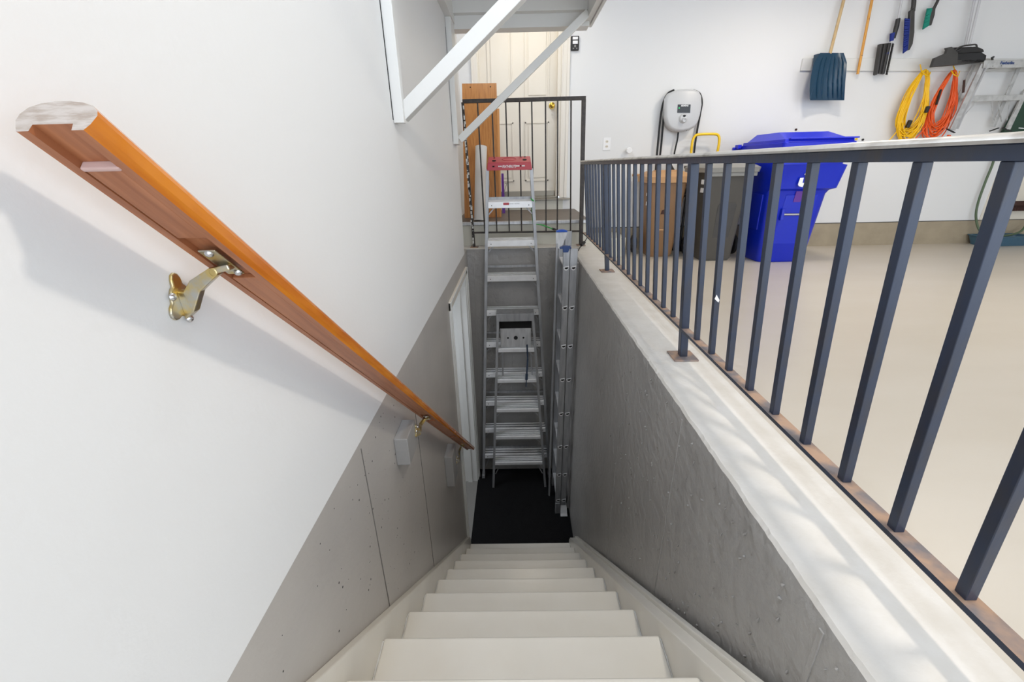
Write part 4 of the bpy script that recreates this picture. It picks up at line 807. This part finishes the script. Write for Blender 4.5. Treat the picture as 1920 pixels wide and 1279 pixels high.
part('rubber_foot', MB().bar(P3(1776, 242, 5.1), P3(1790, 249, 5.1), .02, .008).bar(P3(1762, 244, 5.17), P3(1774, 240, 5.17), .02, .008), M['blackrub'], HL)
part('rubber_foot', MB().bar(P3(1880, 240, 5.1), P3(1896, 246, 5.1), .02, .008).bar(P3(1856, 246, 5.17), P3(1872, 240, 5.17), .02, .008), M['blackrub'], HL)
part('label_strip', MB().bar(P3(1808, 150, 5.068), P3(1806, 174, 5.068), .024, .003, (0, 1, 0)), M['darkbr'], HL, label='reddish brown hanging tag')
part('wall_hook', MB().tube([P3(1861, 112, 5.22), P3(1860, 108, 5.12), P3(1863, 107, 5.10)], .009, 8).tube([P3(1840, 126, 5.2), P3(1850, 127, 5.1), P3(1862, 124, 5.06)], .006, 6).tube([P3(1855, 128, 5.2), P3(1865, 127, 5.1), P3(1878, 123, 5.06)], .006, 6), M['black'], HL, smooth=True)
# green sled
sl = thing('green_sled', 'dark green plastic sled standing behind the hanging step ladder', 'sled', tuple(P3(1900, 258, 5.2)))
part('body', MB().prism([(lambda p: (p.x, p.z))(P3(u, v, 5.21)) for u, v in [(1874, 254), (1881, 243), (1925, 168), (1975, 168), (1960, 266), (1920, 262), (1878, 258)]], lambda a, c, d: (a, d, c), 5.19, 5.225), M['green'], sl, bevel=0.006)
part('stripe', MB().bar(P3(1910, 240, 5.187), P3(1950, 243, 5.187), .003, .008), M['white'], sl)
part('cord_tip', MB().bar(P3(1884, 256, 5.2), P3(1879, 262, 5.2), .02, .014, (0, 1, 0)), M['black'], sl)
# hose and tray
hz = thing('garden_hose', 'green hose curving down the wall into the slate blue tray', 'hose', tuple(P3(1838, 430, 5.2)))
part('hose_line', MB().tube(smoothpath([P3(1872, 262, 5.21), P3(1862, 305, 5.21), P3(1848, 340, 5.21), P3(1834, 380, 5.20), P3(1830, 408, 5.18), P3(1837, 432, 5.14), P3(1856, 441, 5.12), P3(1885, 442, 5.12), P3(1912, 435, 5.15), P3(1926, 420, 5.18)]), .012, 10), M['hose'], hz, smooth=True)
ty = thing('shallow_tray', 'shallow slate blue plastic tray on the floor against the wall', 'tray', (6.18, 5.10, FZ))
b = MB(); zz2 = FZ + .001
b.loft([rrect(5.93, 6.42, 5.02, 5.22, zz2, .05), rrect(5.895, 6.47, 4.99, 5.238, zz2 + .10, .05), rrect(5.88, 6.485, 4.98, 5.243, zz2 + .105, .05), rrect(5.88, 6.485, 4.98, 5.243, zz2 + .112, .05), rrect(5.915, 6.45, 5.01, 5.225, zz2 + .110, .05), rrect(5.945, 6.41, 5.035, 5.21, zz2 + .015, .05)])
part('basin', b, M['tray'], ty, smooth=True)
br2 = thing('scrub_brush', 'dark brown push brush resting against the garage wall', 'brush', (6.35, 5.22, .11))
part('block', MB().box(6.21, 6.60, 5.17, 5.235, .165, .212), M['darkbr'], br2, bevel=0.004)
q = MB()
for i in range(30): x = 6.22 + i * .0125; q.tube([(x, 5.20, .168), (x + random.uniform(-.004, .004), 5.19, .105)], [.006, .007], 5)
o = part('bristles', q, M['darkbr'], br2); o['kind'] = 'stuff'
